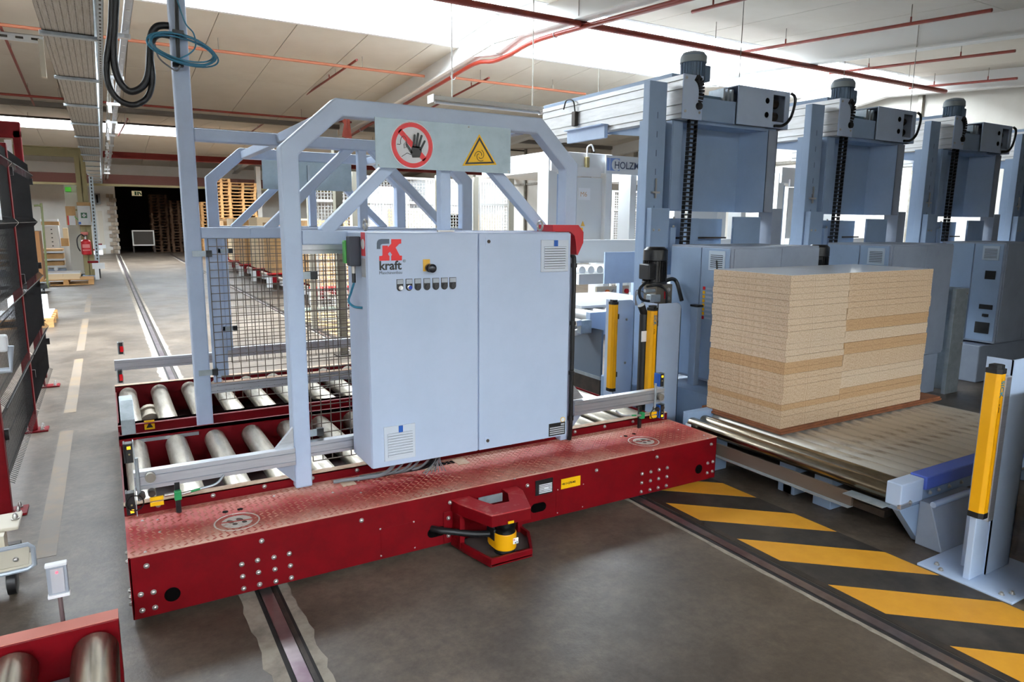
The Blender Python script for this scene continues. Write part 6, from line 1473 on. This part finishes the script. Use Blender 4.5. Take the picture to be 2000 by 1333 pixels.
xpipe(600, 232, -7, 5.8, .22, .026, 'dark red sprinkler pipe low across the far roof slope')
xpipe(400, 252, -8, 15, .12, .03, 'dark pipe along the roof valley', DARKST)
xpipe(1400, 96, -6, 15.2, .40, .045, 'long brown pipe crossing the bright rooflight')
p = atc(697, 117, .18); q = atc(605, 268, .18); pipe('sprinkler_pipe', 'red sprinkler branch running up the far roof slope', Vector((p.x, p.y, p.z)), Vector((p.x, q.y, zc(q.y) - .18)), .022, PIPE, 3)
p = atc(955, 152, .18); pipe('sprinkler_pipe', 'short red sprinkler branch right of the roof beam', p, Vector((p.x, p.y + 3.2, zc(p.y + 3.2) - .18)), .022, PIPE, 2)
p = atc(30, 120, .15); pipe('sprinkler_pipe', 'brown sprinkler branch at the far left of the roof', Vector((p.x, p.y - 2, zc(p.y - 2) - .15)), Vector((p.x, 19.5, zc(19.5) - .15)), .022)
p = atc(300, 320, .2); pipe('sprinkler_pipe', 'far brown sprinkler branch beyond the valley at left', Vector((p.x - 1.5, 20.5, zc(20.5) - .2)), Vector((p.x - 1.5, 30, zc(30) - .2)), .022)
for (a_, b_, lab) in (((1438, 104), (1967, 29), 'red sprinkler branch over the nearest gantry motor'), ((1620, 143), (2000, 104), 'red sprinkler branch over the second gantry'), ((1776, 172), (2000, 156), 'thin red sprinkler branch near the end wall'), ((1352, 23), (1480, 0), 'red sprinkler branch at the top edge of the picture')):
    p, q = atc(*a_, .25), atc(*b_, .25); x_ = p.x
    q = Vector((x_, max(2.0, min(q.y, p.y - 1.5)), 0)); q.z = zc(q.y) - .25
    pipe('sprinkler_pipe', lab, p, q, .024, PIPE, 2)
mp = thing('sprinkler_main', (5.8, 10.6, 4.3), 'thick red sprinkler main following the white roof beam', 'pipe')
MB().tube(smooth_path([(5.98, y_, 4.60 - SLOPE * abs(y_ - 10.65) - .08) for y_ in (19.5, 16, 13, 11.6)] + [(5.98, 10.9, 4.37), (5.98, 10.3, 4.37)] + [(5.98, y_, 4.60 - SLOPE * abs(y_ - 10.65) - .10) for y_ in (9.4, 7, 5, 2.5)], 4), .036, 12).build('tube', mat('main_pipe_red', (122, 32, 15), .45), mp, True)
for y_ in (18, 15, 12.5, 9, 6): MB().tube([(5.98 + .046 * math.cos(q), y_, 4.60 - SLOPE * abs(y_ - 10.65) - .09 + .046 * math.sin(q)) for q in np.linspace(0, 2 * math.pi, 14, False)], .006, 6, True).build('pipe_clamp', ZINC, mp, True)
def lamp(u0, v0, u1, y, label, chains):
    a = at(u0, v0, y=y); b = at(u1, v0, y=y); x0, x1 = a.x, b.x; z = a.z
    t = thing('batten_lamp', ((x0 + x1) / 2, y, z), label, 'lamp', 'hanging batten lamps')
    MB().prism([(y - .09, z), (y + .09, z), (y + .05, z + .06), (y - .05, z + .06)], 'x', x0, x1).build('housing', mat('lamp_housing', (150, 146, 138), .5, .2), t)
    MB().cyl((x0 + .05, y, z - .02), (x1 - .05, y, z - .02), .018, 10).build('tube', SIGNWHITE, t, True)
    MB().box(x0 - .01, x0 + .01, y - .095, y + .095, z - .03, z + .065).build('end_cap', WHITEM, t); MB().box(x1 - .01, x1 + .01, y - .095, y + .095, z - .03, z + .065).build('end_cap', WHITEM, t)
    for u in chains:
        c = at(u, v0, y=y); MB().tube([(c.x, y, z + .06), (c.x, y, zc(y) + (0.6 if 9.1 < y < 12.2 else 0))], .008, 6).build('chain', ZINCD, t)
    return t
lamp(842, 196, 1060, 8.6, 'batten lamp on chains above the portal frame', (883, 1040))
lamp(900, 92, 970, 12.6, 'pale batten lamp beside the roof beam below the rooflight', (935,))
for i, (u, v0, v1, yy) in enumerate(((1172, 62, 182, 8.6), (1452, 20, 196, 7.0), (1654, 80, 180, 8.0), (1790, 95, 230, 6.5))):
    a, b = at(u, v0, y=yy), at(u, v1, y=yy); t = thing('hanging_chain', (a.x, yy, b.z), ['thin lamp chain hanging left of the nearest gantry', 'thin wire hanging behind the nearest gantry header', 'thin wire hanging over the second gantry motor', 'cable drop with bend in front of the end wall'][i], 'chain')
    MB().tube([(a.x, yy, b.z), (a.x, yy, zc(yy))], .006, 6).build('chain', ZINCD, t)
# white roof-edge cover over the cable tray side and slotted angle at left
sa2 = thing('slotted_angle', (-2, 8.1, 3.3), 'slotted white angle reaching left from the cable tray', 'angle')
MB().box(-4.5, TX0 - .02, 8.1, 8.104, 3.26, 3.33).box(-4.5, TX0 - .02, 8.1, 8.16, 3.326, 3.33).build('angle', WHITEM, sa2)
o = MB()
for k in range(34): o.box(-4.4 + k * .12, -4.34 + k * .12, 8.0975, 8.0998, 3.285, 3.305)
o.build('slots', MATS['hole_dark'], sa2)['kind'] = 'stuff'
MB().box(TX0 - .06, TX0 - .02, 8.0, 8.1, 2.95, 3.28).build('hanging_tag', CREAM, sa2)
